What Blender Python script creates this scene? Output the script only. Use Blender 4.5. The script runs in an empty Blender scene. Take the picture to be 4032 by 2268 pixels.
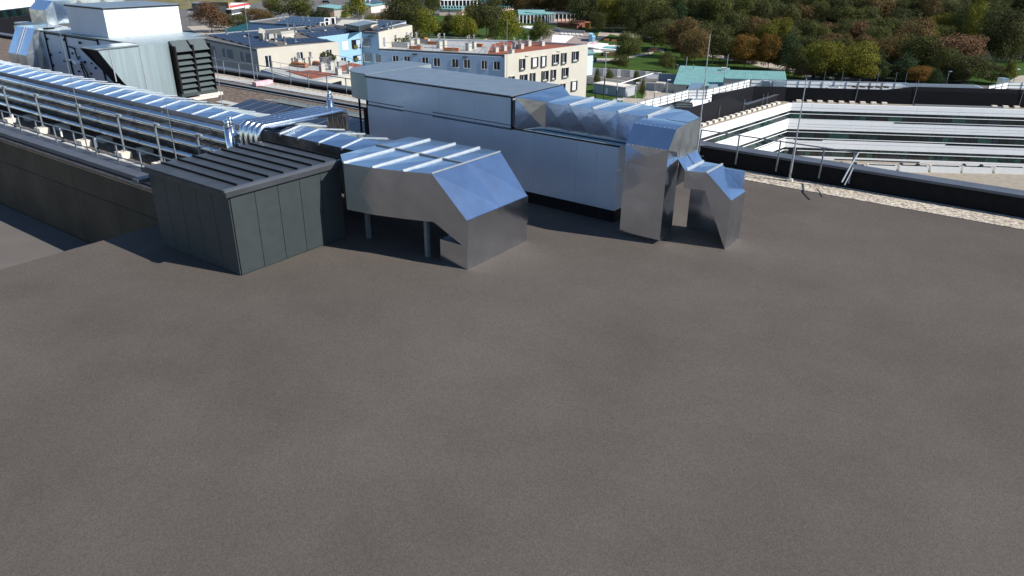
import bpy, math, random
import numpy as np
R = math.radians
random.seed(7); rng = np.random.default_rng(7)
S = bpy.context.scene

# ------------------------------------------------------------------ camera, world, sun, exposure
CZ = 33.0; FPX = 2894.0
NAD = (51.0, 6304.0)
PITCH = math.atan(FPX / math.hypot(*NAD)); ROLL = math.atan2(NAD[0], NAD[1])
cam_d = bpy.data.cameras.new("camera"); cam = bpy.data.objects.new("camera", cam_d)
S.collection.objects.link(cam); S.camera = cam
cam_d.sensor_width = 36.0; cam_d.lens = 36.0 * FPX / 4032.0; cam_d.clip_end = 4000; cam_d.clip_start = 0.5
cam.location = (0, 0, CZ)
from mathutils import Matrix, Vector
cam.matrix_world = Matrix.Translation((0, 0, CZ)) @ Matrix.Rotation(math.pi/2 - PITCH, 4, 'X') @ Matrix.Rotation(ROLL, 4, 'Z')

SUN_AZ = R(-21.0)      # direction to the sun, measured from +X
SUN_EL = R(39.0)
W = bpy.data.worlds.new("World"); S.world = W; W.use_nodes = True
nt = W.node_tree; bg = nt.nodes["Background"]
sky = nt.nodes.new("ShaderNodeTexSky"); sky.sky_type = 'NISHITA'; sky.sun_disc = False
sky.sun_elevation = SUN_EL; sky.sun_rotation = math.pi/2 - SUN_AZ
sky.air_density = 1.0; sky.dust_density = 0.1; sky.ozone_density = 4.0; sky.altitude = 200
nt.links.new(sky.outputs[0], bg.inputs[0]); bg.inputs[1].default_value = 0.088
sd = bpy.data.lights.new("sun", 'SUN'); sd.energy = 4.3; sd.angle = R(0.53); sd.color = (1.0, 0.955, 0.88)
so = bpy.data.objects.new("sun", sd); S.collection.objects.link(so)
sv = Vector((math.cos(SUN_EL)*math.cos(SUN_AZ), math.cos(SUN_EL)*math.sin(SUN_AZ), math.sin(SUN_EL)))
so.rotation_euler = sv.to_track_quat('Z', 'Y').to_euler(); so.location = (60, -20, 80)
vs = S.view_settings; vs.view_transform = 'Standard'; vs.look = 'None'; vs.exposure = 0.68; vs.gamma = 1.0; vs.use_curve_mapping = False
S.cycles.max_bounces = 6; S.cycles.diffuse_bounces = 3; S.cycles.glossy_bounces = 4

# ------------------------------------------------------------------ survey helpers: image point -> world point
_fw = np.array([0, math.cos(PITCH), -math.sin(PITCH)]); _up = np.array([0, math.sin(PITCH), math.cos(PITCH)]); _rt = np.array([1., 0, 0])
def ray(u, v):
    a, b = u-2016., v-1134.
    r = a*math.cos(ROLL)-b*math.sin(ROLL); d = a*math.sin(ROLL)+b*math.cos(ROLL)
    return _fw + _rt*r/FPX - _up*d/FPX
def P(u, v, z):
    d = ray(u, v); t = (z-CZ)/d[2]; return np.array([0, 0, CZ])+d*t
def Q(x, y, z):
    p = np.array([x, y, z-CZ]); w = p@_fw; r = p@_rt/w*FPX; d = -(p@_up)/w*FPX
    return (2016+r*math.cos(ROLL)+d*math.sin(ROLL), 1134-r*math.sin(ROLL)+d*math.cos(ROLL))
def H(x, y, v):
    lo, hi = -30, 80
    for _ in range(40):
        m = (lo+hi)/2
        if Q(x, y, m)[1] > v: lo = m
        else: hi = m
    return m
class Frame:
    def __init__(s, ox, oy, ang):
        s.o = (ox, oy); s.a = ang; s.c, s.s = math.cos(ang), math.sin(ang)
    def w(s, x, y, z=0): return (s.o[0]+x*s.c-y*s.s, s.o[1]+x*s.s+y*s.c, z)
    def l(s, X, Y): X -= s.o[0]; Y -= s.o[1]; return (X*s.c+Y*s.s, -X*s.s+Y*s.c)
    def px(s, u, v, z): p = P(u, v, z); return s.l(p[0], p[1])
    def onx(s, u, v, y):      # on plane local y = const -> (x, z)
        d = ray(u, v); oy = s.l(0, 0)[1]; dy = -d[0]*s.s+d[1]*s.c; k = (y-oy)/dy
        X, Y, Z = d*k; return s.l(X, Y)[0], Z+CZ
    def ony(s, u, v, x):      # on plane local x = const -> (y, z)
        d = ray(u, v); ox = s.l(0, 0)[0]; dx = d[0]*s.c+d[1]*s.s; k = (x-ox)/dx
        X, Y, Z = d*k; return s.l(X, Y)[1], Z+CZ
F0 = Frame(0, 0, 0)
FR = Frame(0, 0, R(-36.3))          # axis frame of our own roof
G = 2.0                             # street level
C = S.collection

# ------------------------------------------------------------------ materials
MATS = {}
def mat(name, col, rough=0.7, metal=0.0, noise=0.12, nscale=3.0, bump=0.0, bscale=20.0, spec=0.5, col2=None, stretch=None, detail=4):
    if name in MATS: return MATS[name]
    m = bpy.data.materials.new(name); m.use_nodes = True; t = m.node_tree; b = t.nodes["Principled BSDF"]
    b.inputs["Roughness"].default_value = rough; b.inputs["Metallic"].default_value = metal
    b.inputs["Specular IOR Level"].default_value = spec if (rough < .6 or spec != .5) else .12
    tc = t.nodes.new("ShaderNodeTexCoord"); src = tc.outputs["Object"]
    if stretch:
        mp = t.nodes.new("ShaderNodeMapping"); mp.inputs["Scale"].default_value = stretch
        t.links.new(src, mp.inputs[0]); src = mp.outputs[0]
    n = t.nodes.new("ShaderNodeTexNoise"); n.inputs["Scale"].default_value = nscale; n.inputs["Detail"].default_value = detail
    t.links.new(src, n.inputs["Vector"])
    r = t.nodes.new("ShaderNodeValToRGB")
    c2 = col2 if col2 else tuple(c*(1-noise*1.6) for c in col); c1 = col if col2 else tuple(min(1, c*(1+noise)) for c in col)
    r.color_ramp.elements[0].position = .33; r.color_ramp.elements[1].position = .67
    r.color_ramp.elements[0].color = (*c2, 1); r.color_ramp.elements[1].color = (*c1, 1)
    t.links.new(n.outputs[0], r.inputs[0]); t.links.new(r.outputs[0], b.inputs["Base Color"])
    if bump > 0:
        n2 = t.nodes.new("ShaderNodeTexNoise"); n2.inputs["Scale"].default_value = bscale; n2.inputs["Detail"].default_value = 3
        t.links.new(src, n2.inputs["Vector"])
        bp = t.nodes.new("ShaderNodeBump"); bp.inputs["Strength"].default_value = 1.0; bp.inputs["Distance"].default_value = bump
        t.links.new(n2.outputs[0], bp.inputs["Height"]); t.links.new(bp.outputs[0], b.inputs["Normal"])
    MATS[name] = m; return m
def leafmat(name, c1, c2):
    m = bpy.data.materials.new(name); m.use_nodes = True; t = m.node_tree; b = t.nodes["Principled BSDF"]
    b.inputs["Roughness"].default_value = .75; b.inputs["Specular IOR Level"].default_value = .2
    g = t.nodes.new("ShaderNodeNewGeometry"); r = t.nodes.new("ShaderNodeValToRGB")
    tc = t.nodes.new("ShaderNodeTexCoord"); n = t.nodes.new("ShaderNodeTexNoise"); n.inputs["Scale"].default_value = .35
    oi = t.nodes.new("ShaderNodeObjectInfo")
    t.links.new(tc.outputs["Object"], n.inputs["Vector"])
    ma = t.nodes.new("ShaderNodeMath"); ma.operation = 'MULTIPLY_ADD'; ma.inputs[1].default_value = .5
    mb_ = t.nodes.new("ShaderNodeMath"); mb_.operation = 'MULTIPLY_ADD'; mb_.inputs[1].default_value = .9; mb_.inputs[2].default_value = -.2
    t.links.new(n.outputs[0], mb_.inputs[0])
    t.links.new(g.outputs["Random Per Island"], ma.inputs[0]); t.links.new(mb_.outputs[0], ma.inputs[2])
    r.color_ramp.elements[0].position = .15; r.color_ramp.elements[1].position = .85
    r.color_ramp.elements[0].color = (*c1, 1); r.color_ramp.elements[1].color = (*c2, 1)
    t.links.new(ma.outputs[0], r.inputs[0])
    hs = t.nodes.new("ShaderNodeHueSaturation"); hm = t.nodes.new("ShaderNodeMapRange")
    hm.inputs["To Min"].default_value = .8; hm.inputs["To Max"].default_value = 1.2
    t.links.new(oi.outputs["Random"], hm.inputs[0]); t.links.new(hm.outputs[0], hs.inputs["Value"])
    t.links.new(r.outputs[0], hs.inputs["Color"]); t.links.new(hs.outputs[0], b.inputs["Base Color"])
    tr = t.nodes.new("ShaderNodeBsdfTranslucent"); mx = t.nodes.new("ShaderNodeMixShader"); mx.inputs[0].default_value = .22
    t.links.new(hs.outputs[0], tr.inputs[0])
    t.links.new(b.outputs[0], mx.inputs[1]); t.links.new(tr.outputs[0], mx.inputs[2])
    t.links.new(mx.outputs[0], t.nodes["Material Output"].inputs[0])
    MATS[name] = m; return m
M_alu = mat("aluminium_cladding", (.64, .69, .77), .17, 1.0, .05, 1.5, .010, 1.6)
M_alu_dull = mat("weathered_aluminium", (.62, .66, .68), .3, 1.0, .12, 1.2, .02, 2.2)
M_side = mat("shaded_dull_sheet", (.24, .245, .25), .33, .9, .25, 1.6, .02, 2.5)  # aluminium darkened: the near side's dark reflections are put into its colour
M_rib = mat("flange_strip", (.47, .50, .52), .45, .6, .05)
M_pipe = mat("pipe_jacket", (.72, .75, .78), .17, 1.0, .04, 2)
M_galv = mat("galvanised_sheet", (.30, .37, .39), .45, .45, .09, 1.2, .003, 3, stretch=(1, 3, .15))
M_unit = mat("unit_panel", (.42, .50, .61), .33, .3, .04, .6, .003, .8)
M_unit_top = mat("unit_roof_sheet", (.17, .21, .255), .4, .3, .06, 2, .003, 4)
M_white_panel = mat("white_panel", (.86, .87, .88), .45, 0, .02)
M_black = mat("black_rubber", (.012, .013, .016), .6)
M_dark_hood = mat("dark_grey_hood", (.035, .045, .047), .55, .1, .06)
M_dark_slat = mat("dark_slat_metal", (.075, .095, .098), .55, .1, .05)
M_dark_roof = mat("dark_seam_roof", (.052, .058, .066), .5, .3, .12, 1.2)
M_coping = mat("grey_coping", (.10, .11, .13), .5, .3, .1, 1)
M_parwall = mat("dark_parapet_wall", (.011, .010, .010), .85, 0, .15, spec=.2)
M_brown = mat("brown_facade", (.075, .062, .045), .6, .1, .15, .5)
M_trim = mat("rose_trim", (.32, .25, .22), .6)
M_gravel = mat("brown_gravel", (.21, .165, .135), .95, 0, .2, 6, .05, 9, col2=(.07, .052, .042))
M_gravel_l = mat("cream_gravel", (.62, .55, .45), .95, 0, .2, 7, .06, 8, col2=(.2, .165, .13))
M_deck = mat("grey_roof_gravel", (.108, .093, .082), .95, 0, .2, 24, .008, 30, col2=(.078, .067, .058))
def add_stains(m, amt=.14, sc=.22):
    t = m.node_tree; b = t.nodes["Principled BSDF"]; l = b.inputs["Base Color"].links[0].from_socket
    tc = t.nodes.new("ShaderNodeTexCoord"); n = t.nodes.new("ShaderNodeTexNoise"); n.inputs["Scale"].default_value = sc; n.inputs["Detail"].default_value = 6; n.inputs["Roughness"].default_value = .6
    mr = t.nodes.new("ShaderNodeMapRange"); mr.inputs["From Min"].default_value = .3; mr.inputs["From Max"].default_value = .7; mr.inputs["To Min"].default_value = 1-amt; mr.inputs["To Max"].default_value = 1+amt
    mx = t.nodes.new("ShaderNodeVectorMath"); mx.operation = 'SCALE'
    t.links.new(tc.outputs["Object"], n.inputs["Vector"]); t.links.new(n.outputs[0], mr.inputs[0]); t.links.new(l, mx.inputs[0]); t.links.new(mr.outputs[0], mx.inputs["Scale"]); t.links.new(mx.outputs[0], b.inputs["Base Color"])
add_stains(M_deck)
M_membrane = mat("grey_roof_membrane", (.125, .112, .103), .85, 0, .05, .4)
M_paver = mat("concrete_paver", (.42, .42, .40), .85, 0, .08, 3)
M_block = mat("pale_concrete", (.66, .60, .51), .85, 0, .06, 4)
M_steel = mat("galvanised_post", (.20, .23, .25), .5, .4, .08)
M_steel_l = mat("bright_steel", (.40, .43, .45), .42, .5, .06)
M_solar = mat("solar_cell", (.010, .012, .028), .2, .1, .1, 1, spec=.3)
M_solar_f = mat("solar_frame", (.20, .20, .21), .5, .2)
M_pink = mat("pink_plastic", (.7, .42, .46), .6)
M_cream = mat("cream_render", (.475, .45, .385), .9, 0, .025, .5)
M_lblue = mat("light_blue_render", (.26, .43, .55), .9, 0, .02, .5)
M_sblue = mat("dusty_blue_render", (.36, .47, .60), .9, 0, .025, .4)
M_greyr = mat("grey_render", (.30, .33, .37), .9, 0, .03, .4)
M_teal = mat("turquoise_render", (.15, .42, .40), .8, 0, .03)
M_tealroof = mat("turquoise_sheet_roof", (.18, .35, .34), .6, .0, .06, .8)
M_redgr = mat("red_roof_gravel", (.29, .10, .065), .95, 0, .2, 1.8, .03, 5, col2=(.2, .07, .045))
M_terr = mat("pale_terrace_slab", (.36, .36, .35), .85, 0, .06, 1)
M_win = mat("white_window_frame", (.82, .82, .80), .5)
M_glass = mat("dark_window_glass", (.012, .016, .022), .06, 0, .1, 1, spec=.25)
M_blind = mat("grey_blind", (.22, .23, .24), .6)
M_blind_w = mat("white_blind", (.62, .63, .62), .6)
M_chrome = mat("steel_flue", (.75, .77, .78), .2, 1.0, .04)
M_wood = mat("brown_bench_wood", (.36, .15, .07), .7, 0, .2, 3)
M_hosp = mat("white_cladding", (.87, .885, .885), .35, 0, .012, .3)
M_hglass = [mat("green_glass_%d" % i, c, .07, 0, .15, .8, spec=.9) for i, c in enumerate([(.006, .024, .023), (.005, .010, .015), (.014, .055, .047), (.005, .010, .011), (.008, .020, .032)])]
M_louv = mat("black_louvre", (.008, .008, .011), .6, .0, .1, spec=.2)
M_tan = mat("tan_paving", (.30, .26, .21), .85, 0, .08, 1.2)
M_grass = mat("grass_turf", (.050, .088, .012), .95, 0, .2, .12, .05, 3, col2=(.03, .062, .010))
M_dry = mat("dry_grass", (.20, .17, .085), .95, 0, .2, .15, .1, 2, col2=(.11, .105, .045))
M_asph = mat("asphalt_road", (.135, .13, .125), .9, 0, .12, .12)
M_path = mat("sandy_path", (.38, .33, .27), .9, 0, .08, .3)
M_pool_pave = mat("brown_pool_paving", (.30, .25, .22), .9, 0, .08, .4)
M_white = mat("white_paint", (.82, .82, .80), .6, 0, .03)
M_forest_floor = mat("forest_floor", (.022, .026, .012), .95, 0, .2, .2)
M_bark = mat("tree_bark", (.10, .075, .055), .9, 0, .2, 4)
M_salmon = mat("salmon_render", (.56, .33, .24), .9, 0, .05)
M_pinkw = mat("pale_pink_render", (.72, .55, .50), .9, 0, .03)
M_brick = mat("red_brown_brick", (.20, .075, .055), .85, 0, .1, 3)
M_orange = mat("orange_timber", (.50, .24, .05), .7)
M_red = mat("red_paint", (.55, .03, .03), .4)
M_blue = mat("pool_blue_paint", (.33, .58, .78), .6)
M_water = mat("pool_water", (.25, .62, .66), .08, 0, .08, .5)
M_carblack = mat("black_car_paint", (.012, .014, .02), .15, .3)
M_carwhite = mat("white_car_paint", (.75, .75, .76), .2)
M_carred = mat("red_car_paint", (.3, .02, .02), .2)
M_rubber = mat("tyre_rubber", (.015, .015, .015), .8)
M_skin = mat("person_cloth", (.05, .05, .07), .9)
L_dark = leafmat("dark_green_leaves", (0.022, 0.028, 0.007), (0.107, 0.109, 0.031))
L_olive = leafmat("olive_leaves", (0.030, 0.040, 0.009), (0.137, 0.143, 0.034))
L_brown = leafmat("brown_autumn_leaves", (0.055, 0.040, 0.014), (0.221, 0.143, 0.052))
L_lime = leafmat("lime_autumn_leaves", (0.055, 0.070, 0.006), (0.299, 0.286, 0.029))
L_orange = leafmat("orange_autumn_leaves", (.09, .05, .008), (.25, .13, .022))
L_yellow = leafmat("yellow_green_leaves", (0.045, 0.052, 0.006), (0.215, 0.195, 0.023))
L_pine = leafmat("pine_needles", (.014, .028, .011), (.052, .082, .028))
L_poplar = leafmat("poplar_leaves", (0.025, 0.034, 0.011), (0.130, 0.140, 0.046))
L_red = leafmat("reddish_leaves", (0.075, 0.040, 0.018), (0.247, 0.137, 0.072))

# ------------------------------------------------------------------ mesh builder and object helpers
class MB:
    def __init__(s, fr=F0): s.v = []; s.f = []; s.fr = fr
    def quad(s, *p):
        n = len(s.v); s.v += [tuple(q) for q in p]; s.f.append(tuple(range(n, n+len(p)))); return s
    def hexa(s, p):   # 8 points: bottom 4 ccw, top 4 ccw
        n = len(s.v); s.v += [tuple(q) for q in p]
        s.f += [tuple(n+i for i in q) for q in ((3, 2, 1, 0), (4, 5, 6, 7), (0, 1, 5, 4), (1, 2, 6, 5), (2, 3, 7, 6), (3, 0, 4, 7))]; return s
    def box(s, x0, x1, y0, y1, z0, z1):
        if x0 > x1: x0, x1 = x1, x0
        if y0 > y1: y0, y1 = y1, y0
        if z0 > z1: z0, z1 = z1, z0
        return s.hexa([(x0, y0, z0), (x1, y0, z0), (x1, y1, z0), (x0, y1, z0), (x0, y0, z1), (x1, y0, z1), (x1, y1, z1), (x0, y1, z1)])
    def prism(s, poly, z0, z1):
        a = sum(poly[i][0]*poly[(i+1) % len(poly)][1]-poly[(i+1) % len(poly)][0]*poly[i][1] for i in range(len(poly)))
        if a < 0: poly = poly[::-1]
        n = len(s.v); k = len(poly)
        s.v += [(p[0], p[1], z0) for p in poly]+[(p[0], p[1], z1) for p in poly]
        s.f.append(tuple(n+i for i in range(k-1, -1, -1))); s.f.append(tuple(n+k+i for i in range(k)))
        for i in range(k): j = (i+1) % k; s.f.append((n+i, n+j, n+k+j, n+k+i))
        return s
    def yzprism(s, prof, x0, x1):   # profile in (y, z) extruded along x
        k = len(prof); a = sum(prof[i][0]*prof[(i+1) % k][1]-prof[(i+1) % k][0]*prof[i][1] for i in range(k))
        if a < 0: prof = prof[::-1]
        n = len(s.v); s.v += [(x0, p[0], p[1]) for p in prof]+[(x1, p[0], p[1]) for p in prof]
        s.f.append(tuple(n+i for i in range(k-1, -1, -1))); s.f.append(tuple(n+k+i for i in range(k)))
        for i in range(k): j = (i+1) % k; s.f.append((n+i, n+j, n+k+j, n+k+i))
        return s
    def xzprism(s, prof, y0, y1):
        k = len(prof); a = sum(prof[i][0]*prof[(i+1) % k][1]-prof[(i+1) % k][0]*prof[i][1] for i in range(k))
        if a > 0: prof = prof[::-1]
        n = len(s.v); s.v += [(p[0], y0, p[1]) for p in prof]+[(p[0], y1, p[1]) for p in prof]
        s.f.append(tuple(n+i for i in range(k-1, -1, -1))); s.f.append(tuple(n+k+i for i in range(k)))
        for i in range(k): j = (i+1) % k; s.f.append((n+i, n+j, n+k+j, n+k+i))
        return s
    def tube(s, pts, r, n=8, r2=None):
        pts = [np.array(p, float) for p in pts]; base = len(s.v); m = len(pts)
        prevu = None
        for i, p in enumerate(pts):
            d = pts[min(i+1, m-1)]-pts[max(i-1, 0)]; d /= (np.linalg.norm(d)+1e-9)
            if prevu is None:
                u = np.cross(d, (0, 0, 1.)) if abs(d[2]) < .9 else np.cross(d, (1., 0, 0))
            else: u = prevu-d*(prevu@d)
            u /= np.linalg.norm(u); prevu = u; w = np.cross(d, u)
            rr = r if r2 is None else r+(r2-r)*i/(m-1)
            for k in range(n):
                t = 2*math.pi*k/n; s.v.append(tuple(p+rr*(math.cos(t)*u+math.sin(t)*w)))
        for i in range(m-1):
            for k in range(n):
                a = base+i*n+k; b = base+i*n+(k+1) % n; s.f.append((a, b, b+n, a+n))
        s.f.append(tuple(base+k for k in range(n-1, -1, -1))); s.f.append(tuple(base+(m-1)*n+k for k in range(n)))
        return s
    def cross(s, p0, p1, p2, p3, h):   # sheet-metal panel with its diagonal creases: four facets raised to the middle
        a = [np.array(p, float) for p in (p0, p1, p2, p3)]; c = sum(a)/4
        nn = np.cross(a[1]-a[0], a[3]-a[0]); nn /= np.linalg.norm(nn)+1e-9; c = c+nn*h
        n = len(s.v); s.v += [tuple(q) for q in a]+[tuple(c)]
        for i in range(4): s.f.append((n+i, n+(i+1) % 4, n+4))
        return s
    def build(s, name, m, parent=None, smooth=False):
        if parent is not None: bx, by, bz = parent["_b"]
        else:
            xs = [p[0] for p in s.v]; ys = [p[1] for p in s.v]; bx, by, bz = (min(xs)+max(xs))/2, (min(ys)+max(ys))/2, min(p[2] for p in s.v)
        if parent is not None and tuple(parent["_f"]) != (s.fr.o[0], s.fr.o[1], s.fr.a):
            pf = Frame(*parent["_f"]); vv = []
            for p in s.v: w = s.fr.w(*p); l = pf.l(w[0], w[1]); vv.append((l[0]-bx, l[1]-by, p[2]-bz))
        else: vv = [(p[0]-bx, p[1]-by, p[2]-bz) for p in s.v]
        me = bpy.data.meshes.new(name); me.from_pydata(vv, [], s.f)
        me.materials.append(m)
        if smooth: me.polygons.foreach_set("use_smooth", [True]*len(me.polygons))
        me.update(); o = bpy.data.objects.new(name, me); C.objects.link(o)
        if parent is not None:
            o.parent = parent; o["_b"] = (bx, by, bz); o["_f"] = tuple(parent["_f"])
        else:
            o.location = s.fr.w(bx, by, bz); o.rotation_euler = (0, 0, s.fr.a); o["_b"] = (bx, by, bz); o["_f"] = (s.fr.o[0], s.fr.o[1], s.fr.a)
        return o
def tag(o, label=None, cat=None, group=None, kind=None):
    if label: o["label"] = label
    if cat: o["category"] = cat
    if group: o["group"] = group
    if kind: o["kind"] = kind
    return o
def thing(name, label, cat, fr, x, y, z, group=None):
    o = bpy.data.objects.new(name, None); o.empty_display_size = .3; C.objects.link(o)
    o.location = fr.w(x, y, z); o.rotation_euler = (0, 0, fr.a); o["_b"] = (x, y, z); o["_f"] = (fr.o[0], fr.o[1], fr.a)
    return tag(o, label, cat, group)
def struct(name, mb, m):
    return tag(mb.build(name, m), kind='structure')
def copyobj(o, dx=0, dy=0, dz=0, parent='same'):
    c = o.copy(); C.objects.link(c)
    if parent != 'same': c.parent = parent
    c.location = (o.location[0]+dx, o.location[1]+dy, o.location[2]+dz); return c
def copytree(o, loc, rz, label):
    c = o.copy(); C.objects.link(c); c.location = loc; c.rotation_euler = (0, 0, rz); c["label"] = label
    for ch in o.children:
        d = ch.copy(); C.objects.link(d); d.parent = c
        for g in ch.children: e = g.copy(); C.objects.link(e); e.parent = d
    return c

# ------------------------------------------------------------------ ground and setting
def patch(name, pts, m, dz, z=G, kind='structure'):
    q = [P(u, v, z) for u, v in pts]; mb = MB(); poly = [(p[0], p[1]) for p in q]
    mb.prism(poly, z-.3, z+dz); o = mb.build(name, m); return tag(o, kind=kind)
struct('ground', MB().box(-1500, 1500, -300, 2500, G-1, G), M_asph)
patch('forest_ground', [(2030, 40), (2330, 105), (2600, 175), (2800, 215), (3000, 240), (3200, 280), (3700, 300), (4300, 300), (4700, 120), (4500, -60), (1500, -60), (1560, 20)], M_forest_floor, .03)
patch('park_lawn', [(2305, 275), (2400, 270), (2640, 290), (3170, 322), (3140, 268), (2900, 228), (2700, 190), (2400, 112), (2000, 85), (1860, 60), (1600, 70), (1700, 230), (2000, 300)], M_grass, .06)
patch('park_lawn', [(3790, 304), (4250, 320), (4250, 210), (3830, 205)], M_grass, .06)
patch('garden_lawn', [(2290, 322), (2330, 330), (2460, 345), (2640, 355), (2640, 395), (2290, 420), (2200, 380)], M_grass, .05)
patch('dry_field', [(330, 14), (860, 16), (1010, 8), (1010, 24), (830, 52), (700, 58), (520, 62), (330, 42)], M_dry, .05)
patch('car_park', [(230, -20), (1000, -20), (1000, 4), (330, 11), (230, 14)], M_path, .04)
patch('parking_forecourt', [(720, 125), (1010, 108), (1000, 140), (900, 152), (760, 156)], M_path, .05)
patch('path', [(2345, 118), (2395, 124), (2330, 163), (2290, 190), (2270, 190), (2330, 150)], M_path, .09)
patch('path', [(2395, 121), (2460, 122), (2560, 140), (2570, 152), (2450, 140), (2390, 130)], M_path, .088)
patch('path', [(2310, 232), (2340, 225), (2410, 224), (2520, 203), (2560, 178), (2575, 180), (2535, 208), (2440, 226), (2360, 240), (2305, 243)], M_path, .1)
patch('path', [(2520, 208), (2545, 180), (2600, 184), (2600, 200), (2570, 190), (2545, 207)], M_path, .105)
patch('path', [(2760, 200), (2900, 213), (3050, 240), (3140, 262), (3150, 275), (3020, 256), (2880, 228), (2760, 210)], M_path, .1)
patch('path', [(3960, 288), (3995, 268), (4040, 262), (4100, 290), (4090, 300), (3990, 300)], M_path, .1)
patch('path', [(1870, 165), (1925, 145), (1935, 148), (1885, 172)], M_path, .1)
patch('yard', [(2520, 352), (2560, 336), (2620, 350), (2640, 360), (2600, 400), (2440, 405), (2440, 375), (2520, 382)], M_path, .08)
patch('pool_deck', [(2140, 112), (2320, 125), (2330, 140), (2300, 185), (2430, 168), (2430, 195), (2290, 200), (2080, 180)], M_pool_pave, .12)
patch('main_road', [(940, 50), (1080, 36), (1150, 8), (1450, 4), (1480, 30), (1300, 42), (1200, 48), (1080, 56)], M_asph, .06)

# ------------------------------------------------------------------ our own roof
ZR = 23.0; ZL = 22.4
ROOF = MB(FR)
ROOF.prism([(-29.3, 15.9), (-29.3, 38.3), (-120, 38.3), (-120, 15.9)], ZR-.9, ZR)
o = struct('raised_roof_gravel', ROOF, M_gravel)
struct('lower_roof_gravel', MB(FR).box(-29.3, 45, -40, 38.0, ZL-.9, ZL), M_deck)
struct('wing_roof_deck', MB(FR).box(-120, -29.3, -60, 15.7, 18.5, 19.0), M_membrane)
struct('building_wall', MB(FR).prism([(-120, 16.2), (-29.3, 16.2), (-29.3, -38), (44, -38), (44, 37.9), (-120, 37.9)], G, ZL-.95), M_brown)
# front parapet on the left
t = thing('parapet', 'grey metal coping with rose trim line above the brown facade, bottom left', 'parapet', FR, -60, 16.3, 19)
MB(FR).box(-95, -27.2, 15.95, 16.95, 23.35, 23.56).build('coping', M_coping, t)
MB(FR).box(-95, -27.2, 15.86, 15.95, 23.16, 23.30).build('trim', M_trim, t)
MB(FR).box(-95, -27.2, 15.90, 16.75, 23.30, 23.35).build('shadow_gap', M_black, t)
for k in range(17):
    a = -95+4*k
    MB(FR).box(a, a+3.98, 15.74, 15.92, 21.9, 23.15).build('facade_panel', M_brown, t)
    MB(FR).box(a, a+3.98, 15.74, 15.92, 19.0, 21.87).build('facade_panel', M_brown, t)
# strips of roof surfacing on the raised part
def strip(name, b0, b1, m, dz, a0=-100, a1=-29.3, step=None):
    if step:
        a = a0; n = 0; base = None
        par = thing(name, {'paver_row': 'row of pale concrete pavers'}.get(name, name), 'pavers', FR, a0, b0, ZR)
        return par
    return struct(name, MB(FR).box(a0, a1, b0, b1, ZR-.05, ZR+dz), m)
strip('cream_gravel_strip', 37.25, 38.25, M_gravel_l, .03)
strip('front_gravel_strip', 19.3, 22.6, M_gravel, .012)
def pavers(b0, b1, label, a0, a1, L=1.0, dz=.05):
    t = thing('paver_row', label, 'paving', FR, (a0+a1)/2, (b0+b1)/2, ZR)
    n = int((a1-a0)/L); first = None
    for k in range(n):
        a = a0+k*L
        if first is None: first = MB(FR).box(a, a+L-.02, b0, b1, ZR-.02, ZR+dz).build('paver', M_paver, t); fa = a
        else: copyobj(first, a-fa, 0, random.uniform(-.006, .006))
pavers(36.35, 37.2, 'pale concrete paver row along the rear parapet between two gravel strips', -66, -29.4)
pavers(17.0, 18.05, 'pale concrete paver row behind the front railing, beside the silver pipes', -76, -29.4)
t = thing('cable_channel', 'grey metal cable channel running along the rear brown gravel', 'cable channel', FR, -45, 35.3, ZR)
MB(FR).box(-66, -29.5, 35.15, 35.45, ZR+.06, ZR+.13).build('cover', M_steel, t)
MB(FR).box(-66, -29.5, 35.08, 35.14, ZR, ZR+.11).build('side', M_black, t)
MB(FR).box(-66, -29.5, 34.62, 34.74, ZR, ZR+.07).build('rail', M_steel, t)
# rear parapet and its railing
t = thing('parapet', 'long rear roof parapet with grey coping and black inner wall', 'parapet', FR, -30, 38.6, ZL)
MB(FR).box(-110, -.0, 38.22, 39.15, 23.3, 23.42).build('coping', M_coping, t)
MB(FR).box(-110, -.0, 38.3, 39.1, 21.4, 23.3).build('wall', M_parwall, t)
MB(FR).box(0, 40, 38.22, 39.15, 23.3, 23.42).build('coping', M_coping, t)
MB(FR).box(0, 40, 38.3, 39.1, 21.4, 23.3).build('wall', M_parwall, t)
struct('cream_gravel_strip', MB(FR).box(-20, 40, 36.5, 38.25, ZL-.05, ZL+.03), M_gravel_l)
def railing(label, posts, b, zt, zb, rails, ends, rad=.035, fr=FR):
    t = thing('railing', label, 'railing', fr, ends[0], b, zb)
    for k, a in enumerate(posts):
        if k == 0: f = MB(fr).box(a-.035, a+.035, b-.03, b+.03, zb, zt).build('post', M_steel, t); fa = a
        else: copyobj(f, a-fa)
    for z in rails: MB(fr).tube([(ends[0], b, z), (ends[1], b, z)], rad, 6).build('rail', M_steel, t)
    return t
pp = [FR.onx(x, y, 38.2)[0] for x, y in ((872, 310), (933, 320), (1003, 330), (1065, 340), (1135, 350), (1206, 362), (1280, 378), (1355, 388))]
railing('galvanised railing on the rear parapet left of the large unit', pp, 38.18, 24.2, 22.95, [24.2], (-61, -30))
pp = [FR.onx(x, y, 38.1)[0] for x, y in ((2746, 560), (2892, 600), (3053, 620), (3224, 640))]
t = railing('galvanised railing on the rear parapet right of the silver elbow', pp, 38.1, 24.25, 22.7, [24.25], (pp[0], -7.3))
MB(FR).tube([(-7.3, 38.1, 24.25), (-7.25, 36.6, 23.9), (-7.25, 35.5, 23.4)], .035, 6).build('rail', M_steel_l, t)
MB(FR).box(-7.5, -7.43, 38.07, 38.13, 22.7, 24.25).build('post', M_steel, t)
MB(FR).tube([(-7.3, 37.6, 23.6), (-7.25, 36.2, 23.1)], .025, 6).build('rail', M_steel_l, t)
pp = [-46.8+2.13*k for k in range(-8, 9)]
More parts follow.
